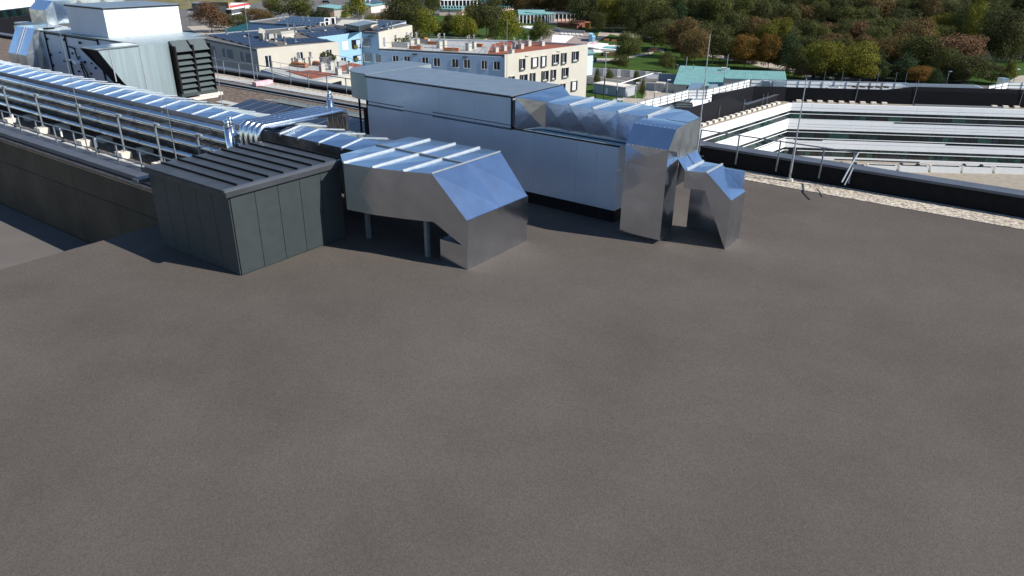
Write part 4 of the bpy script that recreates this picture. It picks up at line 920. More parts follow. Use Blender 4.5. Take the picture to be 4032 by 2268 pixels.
# left cream block with solar roof
d0 = P(995, 210, ZB_); d1 = P(1315, 177, ZB_); d2 = P(790, 172, ZB_)
FD = Frame(d0[0], d0[1], math.atan2(d1[1]-d0[1], d1[0]-d0[0])); LD = math.hypot(d1[0]-d0[0], d1[1]-d0[1])
FE = Frame(d2[0], d2[1], math.atan2(d0[1]-d2[1], d0[0]-d2[0])); LE = math.hypot(d0[0]-d2[0], d0[1]-d2[1])
tc_ = thing('apartment_building', 'cream apartment block with solar roof and dark shaded end wall', 'building', F0, -34, 105, G)
d3 = P(1225, 158, ZB_); d4 = P(1190, 118, ZB_); d5 = P(800, 155, ZB_)
blk = [(q[0], q[1]) for q in (d0, d1, d3, d4, d5, d2)]
block(blk, ZB_-.05, G, M_cream, tc_); block(blk, ZB_-.02, ZB_-.05, M_flat, tc_, 'flat_roof')
MB(FD).box(0, LD, -.08, 0, G, ZB_).build('cream_wall', M_cream, tc_)
windows_px(FD, -.08, [(1552, 1652, 846, 1028), (2002, 2098, 790, 925), (2422, 2508, 748, 868)], tc_, 600)
windows_px(FE, -.0, [(770, 850, 727, 890, 'greyblind'), (940, 985, 760, 890, 'greyblind'), (1010, 1100, 775, 915, 'greyblind'), (1200, 1245, 810, 950, 'greyblind'), (1278, 1365, 822, 965, 'greyblind')], tc_, 600)
lip(d0, d1, ZB_+.02, M_cream, par=tc_); lip(d2, d0, ZB_+.02, M_steel, par=tc_); lip(d5, d4, ZB_+.05, M_greyr, .3, .4, par=tc_)
# lower terrace of the cream block
ZL2 = 18.95
e0 = P(1003, 283, ZL2); e1 = P(1215, 340, ZL2); e2 = P(1372, 300, ZL2); e3 = P(1412, 262, ZL2); e4 = P(1320, 245, ZL2)
block([(q[0], q[1]) for q in (e0, e1, e2, e3, e4)], ZL2-.12, G, M_cream, tc_)
MB().prism(poly_at([(1005, 283), (1215, 338), (1370, 299), (1410, 264), (1320, 247)], ZL2-.08), ZL2-.12, ZL2-.05).build('terrace_floor', M_terr, tc_)
MB().prism(poly_at([(1110, 293), (1215, 322), (1312, 303), (1200, 290), (1160, 296)], ZL2), ZL2-.05, ZL2+.02).build('red_planting', M_redgr, tc_)
MB().prism(poly_at([(1325, 272), (1330, 290), (1405, 280), (1412, 266), (1370, 258)], ZL2), ZL2-.05, ZL2+.02).build('red_planting', M_redgr, tc_)
FE2 = Frame(e0[0], e0[1], math.atan2(e1[1]-e0[1], e1[0]-e0[0])); LE2 = math.hypot(e1[0]-e0[0], e1[1]-e0[1])
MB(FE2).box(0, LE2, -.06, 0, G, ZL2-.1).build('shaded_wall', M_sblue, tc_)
FE3 = Frame(e1[0], e1[1], math.atan2(e2[1]-e1[1], e2[0]-e1[0])); xq, zq = FE3.onx(1315, 345, -.03); MB(FE3).box(xq-1.0, xq+.9, -.05, 0, zq-1.4, zq+.35).build('door_recess', M_black, tc_)
# third, far roof with turquoise wedge
tf = thing('apartment_building', 'far apartment wing with large solar roof and turquoise corner wedge', 'building', F0, -45, 150, G)
ZF = 21.5
g0 = P(962, 104, ZF); g1 = P(1118, 80, ZF); g2 = P(1582, 92, ZF); g3 = P(1470, 122, ZF); g4 = P(1225, 116, ZF)
block([(q[0], q[1]) for q in (g0, g1, g2, g3, g4)], ZF-.05, G, M_sblue, tf); block([(q[0], q[1]) for q in (g0, g1, g2, g3, g4)], ZF-.02, ZF-.05, M_flat, tf, 'flat_roof')
lip(g0, g4, ZF+.02, M_steel, par=tf); lip(g1, g0, ZF+.15, M_steel_l, .3, .3, par=tf); lip(g2, g1, ZF+.12, M_steel_l, .3, .3, par=tf)
h0 = P(868, 134, 19.8); h1 = P(967, 137, 19.8); zt3 = H(h1[0], h1[1], 106)
MB().hexa([(h0[0], h0[1], 17), (h1[0], h1[1], 17), (h1[0]+1, h1[1]+5, 17), (h0[0]+1, h0[1]+5, 17), (h0[0], h0[1], 19.85), (h1[0], h1[1], zt3), (h1[0]+1, h1[1]+5, zt3), (h0[0]+1, h0[1]+5, 19.9)]).build('turquoise_wall', M_teal, tf)
# solar fields on those roofs
def solar_field(lab, uv, z, nu, nv, m=M_solar):
    A_, B_, C_, D_ = [P(u, v, z)[:2] for u, v in uv]   # near-left, near-right, far-right, far-left
    t = thing('solar_array', lab, 'solar array', F0, *((A_+C_)/2), z)
    for i in range(nu):
        for j in range(nv):
            def pt(s, r): return A_*(1-s)*(1-r)+B_*s*(1-r)+C_*s*r+D_*(1-s)*r
            g = .04
            q = [pt((i+g)/nu, (j+g)/nv), pt((i+1-g)/nu, (j+g)/nv), pt((i+1-g)/nu, (j+1-g)/nv), pt((i+g)/nu, (j+1-g)/nv)]
            hh = (.05, .22) if j % 2 == 0 else (.22, .05)
            MB().hexa([(*q[0], z), (*q[1], z), (*q[2], z), (*q[3], z), (*q[0], z+hh[0]+.03), (*q[1], z+hh[0]+.03), (*q[2], z+hh[1]+.03), (*q[3], z+hh[1]+.03)]).build('solar_panel', m, t)
zs_ = ZB_-.04
solar_field('solar panels on the cream block along its shaded edge', [(985, 206), (1080, 196), (925, 153), (805, 162)], zs_, 7, 11)
solar_field('solar panels in the middle of the cream block roof', [(1085, 178), (1150, 171), (1010, 146), (905, 152)], zs_, 6, 7)
solar_field('solar panels at the right corner of the cream block roof', [(1120, 190), (1290, 176), (1215, 164), (1090, 172)], zs_, 8, 4)
solar_field('solar panels on the blue linking roof, nearer rows', [(1210, 162), (1395, 137), (1345, 127), (1162, 148)], zs_, 11, 4)
solar_field('solar panels on the blue linking roof, rear rows', [(1165, 143), (1330, 126), (1300, 119), (1140, 136)], zs_, 9, 2)
solar_field('solar panels on the raised blue corner roof', [(1415, 131), (1470, 134), (1520, 118), (1480, 114)], zs_, 4, 3)
solar_field('solar panels on the far roof, left field', [(1065, 111), (1222, 115), (1300, 88), (1125, 83)], ZF-.04, 10, 7)
solar_field('solar panels on the far roof, right field', [(1335, 112), (1480, 118), (1565, 96), (1470, 92)], ZF-.04, 8, 6)
t = thing('roof_house', 'low rooftop cabin topped by tilted blue solar panels', 'roof cabin', F0, *P(1400, 120, ZB_)[:2], ZB_)
MB().prism(poly_at([(1340, 124), (1400, 131), (1470, 112), (1410, 104)], ZB_+.1), ZB_-.1, ZB_+.85).build('wall', M_cream, t)
q = poly_at([(1338, 108), (1396, 116), (1470, 98), (1420, 90)], ZB_+1.0)
MB().prism(q, ZB_+.85, ZB_+1.0).build('roof_edge', M_dark_hood, t)
q2 = [((x-sum(p[0] for p in q)/4)*.9+sum(p[0] for p in q)/4, (y-sum(p[1] for p in q)/4)*.9+sum(p[1] for p in q)/4) for x, y in q]
for k in range(5):
    a = np.array(q2[0])*(1-k/5)+np.array(q2[3])*(k/5); b = np.array(q2[1])*(1-k/5)+np.array(q2[2])*(k/5); c = np.array(q2[1])*(1-(k+.94)/5)+np.array(q2[2])*((k+.94)/5); d = np.array(q2[0])*(1-(k+.94)/5)+np.array(q2[3])*((k+.94)/5)
    MB().prism([tuple(a), tuple(b), tuple(c), tuple(d)], ZB_+1.0, ZB_+1.06).build('solar_panel', M_solar, t)
pxbox('roof_house', 'plain pale rooftop cabin left of the tilted solar cabin', 'roof cabin', [(1306, 122), (1345, 126), (1395, 100), (1330, 100)], ZB_-.1, ZB_+.6, M_cream, ZB_+.1)
for k, (u, v, w) in enumerate(((1255, 116, 10), (1270, 112, 10), (1272, 110, 12), (1295, 108, 12))):
    p = P(u, v, ZB_); h = H(p[0], p[1], v-(16 if k < 2 else 28)); t = thing('condenser', 'tall white condenser box on the far roof, %s' % ('leftmost short one', 'second short one', 'left tall one', 'right tall one')[k], 'condenser', F0, p[0], p[1], ZB_, 'white condensers')
    MB().box(p[0]-.4, p[0]+.4, p[1]-.3, p[1]+.3, ZB_-.1, h).build('casing', M_white, t); MB().box(p[0]-.1, p[0]+.36, p[1]-.34, p[1]-.3, ZB_+.1, h-.1).build('fan_grille', M_black, t)
# chimneys
ordn = ['first', 'second', 'third', 'fourth', 'fifth', 'sixth', 'seventh', 'eighth', 'ninth', 'tenth', 'eleventh', 'twelfth', 'thirteenth', 'fourteenth', 'fifteenth', 'sixteenth', 'seventeenth', 'eighteenth']
def chimney(u, v, vt, w, nfl, z, label, hfl=.8, m=M_cream):
    p = P(u, v, z); h = H(p[0], p[1], vt); sc = w/2/FPX*math.hypot(p[0], p[1], z-CZ)
    t = thing('chimney', label, 'chimney', FC, *FC.l(p[0], p[1]), z, 'rooftop chimneys'); x, y = FC.l(p[0], p[1])
    MB(FC).box(x-sc*.55, x+sc*.75, y-sc*.6, y+sc*.8, z-.2, h).build('stack', m, t)
    MB(FC).box(x-sc*.65, x+sc*.85, y-sc*.7, y+sc*.9, h, h+.06).build('cap', M_greyr, t)
    for k in range(nfl):
        xx = x-sc*.3+sc*.75*k/max(1, nfl-1) if nfl > 1 else x; yy = y+(k % 2)*.2; hh = hfl*(1, .85, 1.15, 1.05)[k % 4]
        MB(FC).tube([(xx, yy, h+.06), (xx, yy, h+hh)], .09, 8).build('flue', M_chrome, t)
        MB(FC).tube([(xx, yy, h+hh), (xx, yy, h+hh+.16)], .14, 8).build('flue_cap', M_chrome, t)
zz = ZA-.2
for i, (u, v, vt, w, n, where) in enumerate([(1937, 206, 188, 24, 1, 'nearest the terrace edge on the red roof'), (1970, 200, 180, 24, 1, 'second on the red roof, front row'), (2012, 190, 166, 24, 2, 'behind the front row on the red roof'), (2036, 191, 172, 24, 2, 'front row right on the red roof'), (2065, 180, 159, 24, 1, 'rear centre of the red roof'), (2118, 178, 160, 24, 2, 'rear right of the red roof'), (2000, 213, 196, 22, 1, 'dark one at the cream wall edge of the red roof')]):
    chimney(u, v, vt, w, n, zz, 'cream chimney with steel flues, '+where, .55)
for i, (u, v, vt, w, n, where) in enumerate([(1603, 187, 165, 24, 4, 'left on the pale terrace'), (1628, 180, 160, 20, 2, 'behind the left one on the pale terrace'), (1716, 194, 168, 24, 4, 'middle of the pale terrace'), (1736, 190, 164, 18, 1, 'behind the middle one on the pale terrace'), (1830, 201, 174, 26, 3, 'right on the pale terrace'), (1852, 193, 168, 18, 1, 'behind the right one on the pale terrace')]):
    chimney(u, v, vt, w, n, zz, 'cream chimney with steel flues, '+where, .95)
for i, (u, v, vt, w, n, where) in enumerate([(1165, 272, 246, 24, 2, 'by the wooden bench'), (1212, 268, 240, 20, 2, 'against the cream wall'), (1255, 293, 262, 24, 2, 'middle of the lower terrace'), (1292, 284, 256, 24, 2, 'by the lower planters'), (1320, 305, 280, 26, 1, 'nearest on the lower terrace'), (1363, 298, 274, 24, 1, 'right end of the lower terrace')]):
    chimney(u, v, vt, w, n, ZL2, 'cream chimney with steel flues, '+where, .6)
for i, (u, v, where) in enumerate([(878, 158, 'left end of the cream block roof'), (946, 165, 'left centre of the cream block roof'), (1010, 158, 'centre of the cream block roof'), (1035, 178, 'front centre of the cream block roof'), (1070, 180, 'right of the front centre'), (1108, 190, 'front edge of the cream block roof'), (1150, 184, 'front right of the cream block roof'), (1120, 132, 'at the linking roof, left'), (1147, 142, 'at the linking roof, middle'), (1212, 144, 'at the linking roof, right'), (1263, 135, 'beside the condensers')]):
    chimney(u, v, v-5, 12, 2, ZB_-.05, 'small pair of steel flues on a low base, '+where, .75)
for i, (u, v) in enumerate([(1079, 97), (1100, 95), (1178, 100), (1200, 97), (1310, 98), (1417, 97), (1471, 108), (1512, 122), (1528, 118)]):
    chimney(u, v, v-2, 9, 2, ZF-.05, 'small steel flue pair on the far solar roof, %s from the left' % ordn[i], .7)
for lab, uv, h in (('pale roof duct box in the middle of the cream block roof', [(1005, 172), (1022, 174), (1030, 158), (1008, 150)], .9), ('white vent box behind the middle of the cream block roof', [(1045, 172), (1075, 170), (1075, 160), (1045, 162)], .45), ('long pale skylight box on the cream block roof', [(1095, 168), (1145, 160), (1142, 148), (1090, 155)], .55)):
    pxbox('roof_box', lab, 'roof box', uv, ZB_-.1, ZB_+h, M_cream, ZB_)
# benches, planters, railings of the terraces
for k, (u, v, w) in enumerate([(1685, 180, 40), (1618, 200, 46), (1760, 205, 60), (1870, 187, 26)]):
    a = P(u-w/2, v, zz); b = P(u+w/2, v+1, zz); f = Frame(a[0], a[1], math.atan2(b[1]-a[1], b[0]-a[0])); L = math.hypot(*(b-a)[:2])
    t = thing('bench', 'long brown wooden bench on the pale terrace, %s' % ('rear one', 'front left one', 'front one right of the middle chimney', 'by the red roof')[k], 'bench', f, L/2, .3, zz, 'terrace benches')
    for j in range(4): MB(f).box(0, L, .17*j, .17*j+.14, zz+.4, zz+.46).build('slat', M_wood, t)
    MB(f).box(.02, L-.02, .02, .62, zz, zz+.39).build('base', M_wood, t)
for k, (u, v, w) in enumerate([(1160, 277, 55), (1225, 270, 40)]):
    a = P(u-w/2, v-4, ZL2); b = P(u+w/2, v+3, ZL2); f = Frame(a[0], a[1], math.atan2(b[1]-a[1], b[0]-a[0])); L = math.hypot(*(b-a)[:2])
    t = thing('bench', 'brown wooden bench on the lower terrace, %s' % ('left one', 'right one')[k], 'bench', f, L/2, .3, ZL2, 'terrace benches')
    for j in range(4): MB(f).box(0, L, .17*j, .17*j+.14, ZL2+.4, ZL2+.46).build('slat', M_wood, t)
    MB(f).box(.02, L-.02, .02, .62, ZL2, ZL2+.39).build('base', M_wood, t)
def leafblob(center, rad, n, m, par, name='foliage', sz=.12):
    vv = []; ff = []
    for i in range(n):
        d = rng.normal(size=3); d /= np.linalg.norm(d); r = rng.uniform(.3, 1)**.5; p = np.array(center)+d*np.array(rad)*r
        a = rng.normal(size=3); a /= np.linalg.norm(a); b = np.cross(a, rng.normal(size=3)); b /= np.linalg.norm(b)
        k = len(vv); vv += [tuple(p+a*sz), tuple(p+b*sz), tuple(p-a*sz), tuple(p-b*sz)]; ff.append((k, k+1, k+2, k+3))
    mb = MB(); mb.v = vv; mb.f = ff; return mb.build(name, m, par)
for k, (u, v, w, z) in enumerate([(1100, 268, 44, ZL2), (1265, 258, 44, ZL2), (1290, 270, 30, ZL2), (1560, 192, 60, zz), (1650, 176, 40, zz), (1590, 180, 30, zz)]):
    a = P(u-w/2, v, z); b = P(u+w/2, v+1.5, z); f = Frame(a[0], a[1], math.atan2(b[1]-a[1], b[0]-a[0])); L = math.hypot(*(b-a)[:2])
    t = thing('planter', 'grey box planter with shrubs, %s' % ('left on the lower terrace', 'in front of the right terrace door', 'beside the lower chimneys', 'along the pale terrace left end', 'behind the left chimney of the pale terrace', 'between door and chimney on the pale terrace')[k], 'planter', f, L/2, .4, z, 'terrace planters')
    MB(f).box(0, L, 0, .8, z, z+.7).build('box', M_terr, t); m_ = f.w(L/2, .4)
    t2 = leafblob((m_[0], m_[1], z+1.0), (L*.45, .4, .45), 160, L_olive, None, 'shrub', .1)
    tag(t2, 'low shrub growing in the grey planter, %s' % ('left on the lower terrace', 'by the right terrace door', 'beside the lower chimneys', 'at the pale terrace left end', 'behind the left chimney', 'between door and chimney')[k], 'shrub', 'terrace shrubs')
def px_rail(label, uv, z, h=1.0, step=1.6, m=M_steel_l):
    t = thing('railing', label, 'railing', F0, *P(*uv[0], z)[:2], z); 
    for i in range(len(uv)-1):
        a = P(*uv[i], z); b = P(*uv[i+1], z); L = np.linalg.norm(b-a); n = max(1, int(L/step))
        MB().tube([(a[0], a[1], z+h), (b[0], b[1], z+h)], .03, 5).build('rail', m, t)
        for k in range(n+1):
            p = a+(b-a)*k/n; MB().tube([(p[0], p[1], z), (p[0], p[1], z+h)], .025, 5).build('post', m, t)
px_rail('steel railing along the pale upper terrace', [(1490, 199), (1895, 213), (1925, 180)], ZA-.1, .9)
px_rail('steel railing along the back of the pale terrace', [(1660, 172), (1870, 178)], ZA-.1, 1.0)
px_rail('steel railing around the lower terrace', [(1030, 280), (1160, 303), (1250, 300), (1300, 296)], ZL2, .9)
px_rail('steel railing by the blue recess of the lower terrace', [(1312, 262), (1350, 270), (1405, 285)], ZL2, 1.1)
pxbox('sail_shade', 'orange sail shade at the back of the pale terrace', 'sunshade', [(1655, 158), (1668, 158), (1668, 152), (1656, 153)], ZA+.9, ZA+1.0, M_orange, ZA+1)

# ------------------------------------------------------------------ trees
def crown_mesh(name, kind, n, seed, m):
    r = np.random.default_rng(seed); pts = []; nor = []
    if kind == 'round':
        L = [(np.array([0, 0, .55]), np.array([.36, .36, .36]))]
        for i in range(15):
            a = r.uniform(0, 6.28); h = r.uniform(.22, .82); rr = r.uniform(.14, .32)*(1.15-abs(h-.5)); L.append((np.array([rr*math.cos(a), rr*math.sin(a), h]), np.array([1, 1, .85])*r.uniform(.11, .2)))
    elif kind == 'tall':
        L = [(np.array([r.uniform(-.05, .05), r.uniform(-.05, .05), h]), np.array([1, 1, 1.3])*(.20*(1-abs(h-.45)*.9))) for h in np.linspace(.12, .92, 14)]
        for i in range(14): a = r.uniform(0, 6.28); h = r.uniform(.15, .8); L.append((np.array([.16*math.cos(a), .16*math.sin(a), h]), np.array([.1, .1, .16])*r.uniform(.7, 1.2)))
    elif kind == 'cone':
        L = [(np.array([0, 0, h]), np.array([1, 1, .5])*(.42*(1-h)+.05)) for h in np.linspace(.12, .95, 12)]
        for i in range(22): a = r.uniform(0, 6.28); h = r.uniform(.1, .8); q = .40*(1-h); L.append((np.array([q*math.cos(a), q*math.sin(a), h]), np.array([.14, .14, .05])*r.uniform(.7, 1.3)))
    elif kind == 'loose':
        L = [(np.array([0, 0, .55]), np.array([.2, .2, .28]))]
        for i in range(20): a = r.uniform(0, 6.28); h = r.uniform(.25, .92); rr = r.uniform(.1, .36)*(1.2-h); L.append((np.array([rr*math.cos(a), rr*math.sin(a), h]), np.array([1, 1, 1.3])*r.uniform(.09, .16)))
    w = np.array([l[1][0]*l[1][2] for l in L]); w /= w.sum()
    idx = r.choice(len(L), n, p=w); C_ = np.array([l[0] for l in L])[idx]; R_ = np.array([l[1] for l in L])[idx]
    d = r.normal(size=(n, 3)); d /= np.linalg.norm(d, axis=1)[:, None]; rad = r.uniform(.72, 1.08, (n, 1))
    p = C_+d*R_*rad
    nn = d+r.normal(size=(n, 3))*.55; nn /= np.linalg.norm(nn, axis=1)[:, None]
    t1 = np.cross(nn, r.normal(size=(n, 3))); t1 /= np.linalg.norm(t1, axis=1)[:, None]; t2 = np.cross(nn, t1)
    s = r.uniform(.008, .019, (n, 1))*(1.0 if kind == 'round' else 1.15)
    q_ = p.copy(); rmax = np.percentile(np.hypot(p[:, 0], p[:, 1]), 97); z0_, z1_ = np.percentile(p[:, 2], .5), np.percentile(p[:, 2], 99.5)
    zlo = {'round': .17, 'tall': .04, 'cone': .07, 'loose': .1}[kind]
    p = np.stack([p[:, 0]/rmax*.5, p[:, 1]/rmax*.5, zlo+(p[:, 2]-z0_)/(z1_-z0_)*(1-zlo)], 1)
    V = np.stack([p-t1*s, p-t2*s*.8, p+t1*s, p+t2*s*.8], 1).reshape(-1, 3).astype(np.float32)
    me = bpy.data.meshes.new(name); me.vertices.add(4*n); me.vertices.foreach_set("co", V.ravel()); me.loops.add(4*n); me.loops.foreach_set("vertex_index", np.arange(4*n, dtype=np.int32))
    me.polygons.add(n); me.polygons.foreach_set("loop_start", np.arange(0, 4*n, 4, dtype=np.int32)); me.polygons.foreach_set("loop_total", np.full(n, 4, dtype=np.int32)); me.materials.append(m); me.update(calc_edges=True); me.validate(); return me
CR = {('round', i): crown_mesh('round_crown', 'round', 11000, 10+i, L_dark) for i in range(5)}
CR.update({('tall', i): crown_mesh('tall_crown', 'tall', 6000, 30+i, L_poplar) for i in range(2)})
CR.update({('cone', i): crown_mesh('cone_crown', 'cone', 6000, 40+i, L_pine) for i in range(2)})
CR.update({('loose', i): crown_mesh('loose_crown', 'loose', 6500, 50+i, L_yellow) for i in range(3)})
mbt = MB(); mbt.tube([(0, 0, 0), (0.01, 0, .2), (0, .01, .6)], .022, 7, .008)
for k in range(5):
    a = k*1.3; mbt.tube([(0, 0, .16+.05*k), (.16*math.cos(a), .16*math.sin(a), .4+.05*k)], .009, 5, .003)
trunk_me = bpy.data.meshes.new('tree_trunk'); trunk_me.from_pydata(mbt.v, [], mbt.f); trunk_me.materials.append(M_bark)
NTREE = [0]
def tree(u, vb, vt, wpx, kind, m, label, group=None, hmax=None, cat='tree'):
    p = P(u, vb, G); D_ = math.hypot(p[0], p[1], CZ-G); h = H(p[0], p[1], vt)-G; w = wpx/FPX*D_
    if hmax and h > hmax: h = hmax
    names = {'round': 'broadleaf_tree', 'tall': 'poplar_tree', 'cone': 'pine_tree', 'loose': 'slender_tree'}
    t = thing(names[kind], label, cat, F0, p[0], p[1], G, group)
    t.rotation_euler = (0, 0, random.uniform(0, 6.28))
    ks = [k for k in CR if k[0] == kind]; me = CR[random.choice(ks)]
    c = bpy.data.objects.new('crown', me); C.objects.link(c); c.parent = t
    base = {'round': .84, 'tall': .5, 'cone': .88, 'loose': .66}[kind]
    lift = {'round': .12, 'tall': .02, 'cone': .0, 'loose': .03}[kind]
    c.location = (0, 0, h*lift*.0); c.scale = (w*1.04, w*1.04, h)
    c.material_slots[0].link = 'OBJECT'; c.material_slots[0].material = m
    tr = bpy.data.objects.new('trunk', trunk_me); C.objects.link(tr); tr.parent = t; s = max(w*.6, h*.6); tr.scale = (s, s, h*.95)
    NTREE[0] += 1; return t
T_ = [
 (2459, 243, 117, 100, 'round', L_olive, 'dark olive tree alone on the lawn right of the pools'),
 (2428, 266, 208, 60, 'round', L_olive, 'small bushy tree in front of the dark olive tree'),
 (2608, 276, 194, 64, 'round', L_olive, 'small olive tree casting shade on the lawn behind the grey wall'),
 (2517, 152, 38, 102, 'round', L_brown, 'orange-brown tree with pale trunk by the far path'),
 (2336, 124, 42, 66, 'round', L_dark, 'small dark green tree beside the orange kiosk'),
 (2665, 218, 60, 130, 'round', L_brown, 'large brown-olive tree in the middle of the lawn'),
 (2716, 250, 102, 108, 'round', L_brown, 'orange-brown tree with pale trunk above the turquoise roof'),
 (2788, 240, 86, 126, 'round', L_dark, 'green spreading tree behind the turquoise roof, left of the orange trees'),
 (2914, 255, 122, 112, 'round', L_orange, 'orange-olive spreading tree above the right part of the turquoise roof'),
 (3008, 262, 118, 84, 'round', L_orange, 'bright orange tree at the end of the turquoise roof'),
 (3114, 286, 160, 82, 'loose', L_olive, 'olive tree with visible branches right of the turquoise roof'),
 (3085, 262, 108, 112, 'cone', L_pine, 'dark bluish pine at the wood edge'),
 (3214, 300, 141, 118, 'round', L_yellow, 'yellow-green round tree, left of the pair at the clinic fence'),
 (3340, 302, 146, 150, 'round', L_yellow, 'larger yellow-green round tree, right of the pair at the clinic fence'),
 (3432, 296, 176, 78, 'cone', L_pine, 'bright green pine between the yellow-green pair and the spreading pines'),
 (3540, 298, 186, 110, 'cone', L_pine, 'spreading green pine left of the orange round tree'),
 (3592, 306, 234, 86, 'round', L_orange, 'small bright orange round tree directly behind the clinic screen'),
 (3664, 305, 246, 74, 'cone', L_pine, 'low green conifer right of the orange round tree'),
 (3702, 290, 160, 100, 'round', L_olive, 'olive tree above the low green conifer'),
 (3725, 262, 108, 180, 'round', L_red, 'wide reddish brown tree at right'),
 (3795, 304, 193, 120, 'round', L_dark, 'dark bushy tree left of the grassy gap'),
 (3890, 300, 222, 84, 'round', L_dark, 'low dark bush at the edge of the grassy gap'),
 (3948, 304, 215, 50, 'loose', L_yellow, 'yellow-green shrub right of the low dark bush'),
 (3905, 232, 5, 120, 'round', L_dark, 'huge dark tree with leaning trunk above the grassy gap'),
 (4010, 215, -10, 110, 'tall', L_poplar, 'pale green poplar at the right frame edge'),
 (3850, 196, -20, 70, 'tall', L_poplar, 'second grey-green poplar between the yellowish one and the huge dark tree'),
 (3955, 232, -5, 80, 'tall', L_dark, 'dark poplar next to the pale poplar at right'),
 (3745, 172, -30, 70, 'tall', L_poplar, 'poplar left of the yellowish poplar'),
 (3800, 178, -30, 74, 'tall', L_lime, 'yellowish poplar left of the huge dark tree'),
 (3588, 262, 112, 130, 'round', L_olive, 'broad olive tree in the middle of the wood'),
 (3490, 236, 112, 110, 'round', L_brown, 'brown tree left of the broad olive tree'),
 (3567, 205, 44, 120, 'round', L_brown, 'brown-orange tree above the broad olive tree'),
 (3515, 160, 10, 100, 'round', L_poplar, 'grey-green tree near the top of the wood'),
 (3690, 165, 22, 90, 'round', L_yellow, 'yellow tree near the top of the wood'),
 (3641, 160, 60, 56, 'round', L_dark, 'bright green bush below the yellow tree'),
 (3363, 140, -30, 66, 'tall', L_dark, 'dark poplar near the top of the wood'),
 (3422, 120, -30, 56, 'tall', L_yellow, 'yellow-green poplar near the top of the wood'),
 (3273, 150, 8, 100, 'round', L_dark, 'mid green round tree left of the dark poplar'),
 (3148, 140, 20, 110, 'round', L_brown, 'brown spreading tree above the dark gap'),
 (3038, 160, 40, 84, 'round', L_brown, 'brown-olive tree left of the brown spreading tree'),
 (2991, 205, 76, 78, 'round', L_yellow, 'yellow-green tree above the orange trees'),
 (3250, 225, 112, 110, 'round', L_brown, 'brown tree directly above the yellow-green pair'),
 (3240, 185, 70, 90, 'round', L_red, 'tan tree at the right side of the dark gap'),
 (3342, 188, 62, 112, 'round', L_red, 'tan-brown tree above the larger yellow-green tree'),
 (3420, 220, 80, 90, 'round', L_olive, 'olive tree left of the brown tree in the wood'),
 (2870, 190, 30, 100, 'round', L_dark, 'dark green tree above the orange-olive tree'),
 (2920, 175, 50, 90, 'round', L_brown, 'brownish tree above the orange-olive tree'),
 (820, 148, 28, 130, 'loose', L_red, 'thin reddish brown tree in front of the burger restaurant'),
 (920, 140, 76, 96, 'round', L_olive, 'clipped green tree right of the thin reddish tree'),
 (985, 110, 48, 90, 'round', L_brown, 'brown bushy tree right of the restaurant'),
 (1125, 92, -12, 155, 'round', L_olive, 'large willow-like olive tree behind the solar roofs'),
 (1055, 66, 5, 64, 'round', L_brown, 'brown tree left of the willow-like tree'),
 (935, 34, -8, 50, 'round', L_brown, 'small brown tree by the car park'),
 (1215, 88, 46, 34, 'cone', L_pine, 'dark conifer shrub, left of the group behind the solar roof'),
 (1240, 90, 42, 36, 'cone', L_pine, 'dark conifer shrub, middle of the group behind the solar roof'),
 (1268, 92, 44, 34, 'cone', L_pine, 'dark conifer shrub, right of the group behind the solar roof'),
 (1395, 100, -18, 105, 'loose', L_lime, 'bright yellow-green tree beside the salmon house'),
 (1340, 92, 52, 34, 'loose', L_lime, 'small yellow-green tree against the salmon house'),
 (1500, 98, 42, 66, 'loose', L_olive, 'small olive tree below the pink house'),
 (1575, 145, -22, 135, 'round', L_dark, 'large dark green tree behind the cream upper storey'),
 (1670, 165, 42, 115, 'loose', L_lime, 'yellow-green tree right of the large dark tree'),
 (1730, 165, 90, 60, 'loose', L_olive, 'small olive tree behind the terrace'),
 (1800, 168, 45, 100, 'loose', L_lime, 'yellow-green tree above the terrace chimneys'),
 (1850, 150, 20, 70, 'round', L_dark, 'green round tree left of the tall dark one'),
 (1900, 145, -22, 135, 'round', L_olive, 'tall dark olive tree with visible trunk on the lawn'),
 (1985, 170, 42, 118, 'loose', L_lime, 'yellow-green tree left of the empty pool'),
 (2015, 72, 40, 34, 'round', L_dark, 'small dark tree before the glass pavilion'),
 (2110, 172, 68, 104, 'loose', L_olive, 'pale thin tree in front of the glass pavilion'),
 (2237, 106, 74, 24, 'round', L_dark, 'small dark tree in front of the red brick terrace'),
 (1690, 70, -20, 60, 'round', L_olive, 'tree with pale leaves left of the glazed hall'),
 (1445, 105, 60, 60, 'loose', L_lime, 'low lime tree between the two yellow-green trees and the pink house'),
 (1535, 120, 40, 70, 'loose', L_brown, 'brown-olive bush in front of the pink house'),
 (1620, 150, 20, 95, 'round', L_olive, 'olive tree between the large dark tree and the yellow-green one'),
 (1478, 120, 72, 46, 'loose', L_orange, 'small reddish bush in front of the pink house'),
 (1760, 150, 60, 60, 'round', L_dark, 'dark tree between two yellow-green trees behind the terrace'),
 (1845, 165, 80, 60, 'loose', L_lime, 'small yellow-green tree right of the terrace chimneys'),
 (1925, 172, 100, 50, 'loose', L_olive, 'small olive tree behind the red roof'),
 (1030, 130, 62, 70, 'round', L_brown, 'brown hedge-like tree left of the willow-like tree'),
 (870, 128, 70, 50, 'round', L_olive, 'low green tree left of the clipped one'),
 (1178, 92, 30, 60, 'round', L_olive, 'olive bush at the right foot of the willow-like tree'),
]
for a in T_: tree(*a)
rw = random.Random(21)
for k in range(15):
    u = 3160+42*k+rw.uniform(-12, 12); mm, nm = rw.choice([(L_dark, 'dark green'), (L_olive, 'olive'), (L_brown, 'brownish')])
    tree(u, 296+rw.uniform(-6, 6), 238+rw.uniform(-12, 12), rw.uniform(60, 80), 'round', mm, nm+' undergrowth bush at the wood edge behind the clinic fence', 'undergrowth at the wood edge')
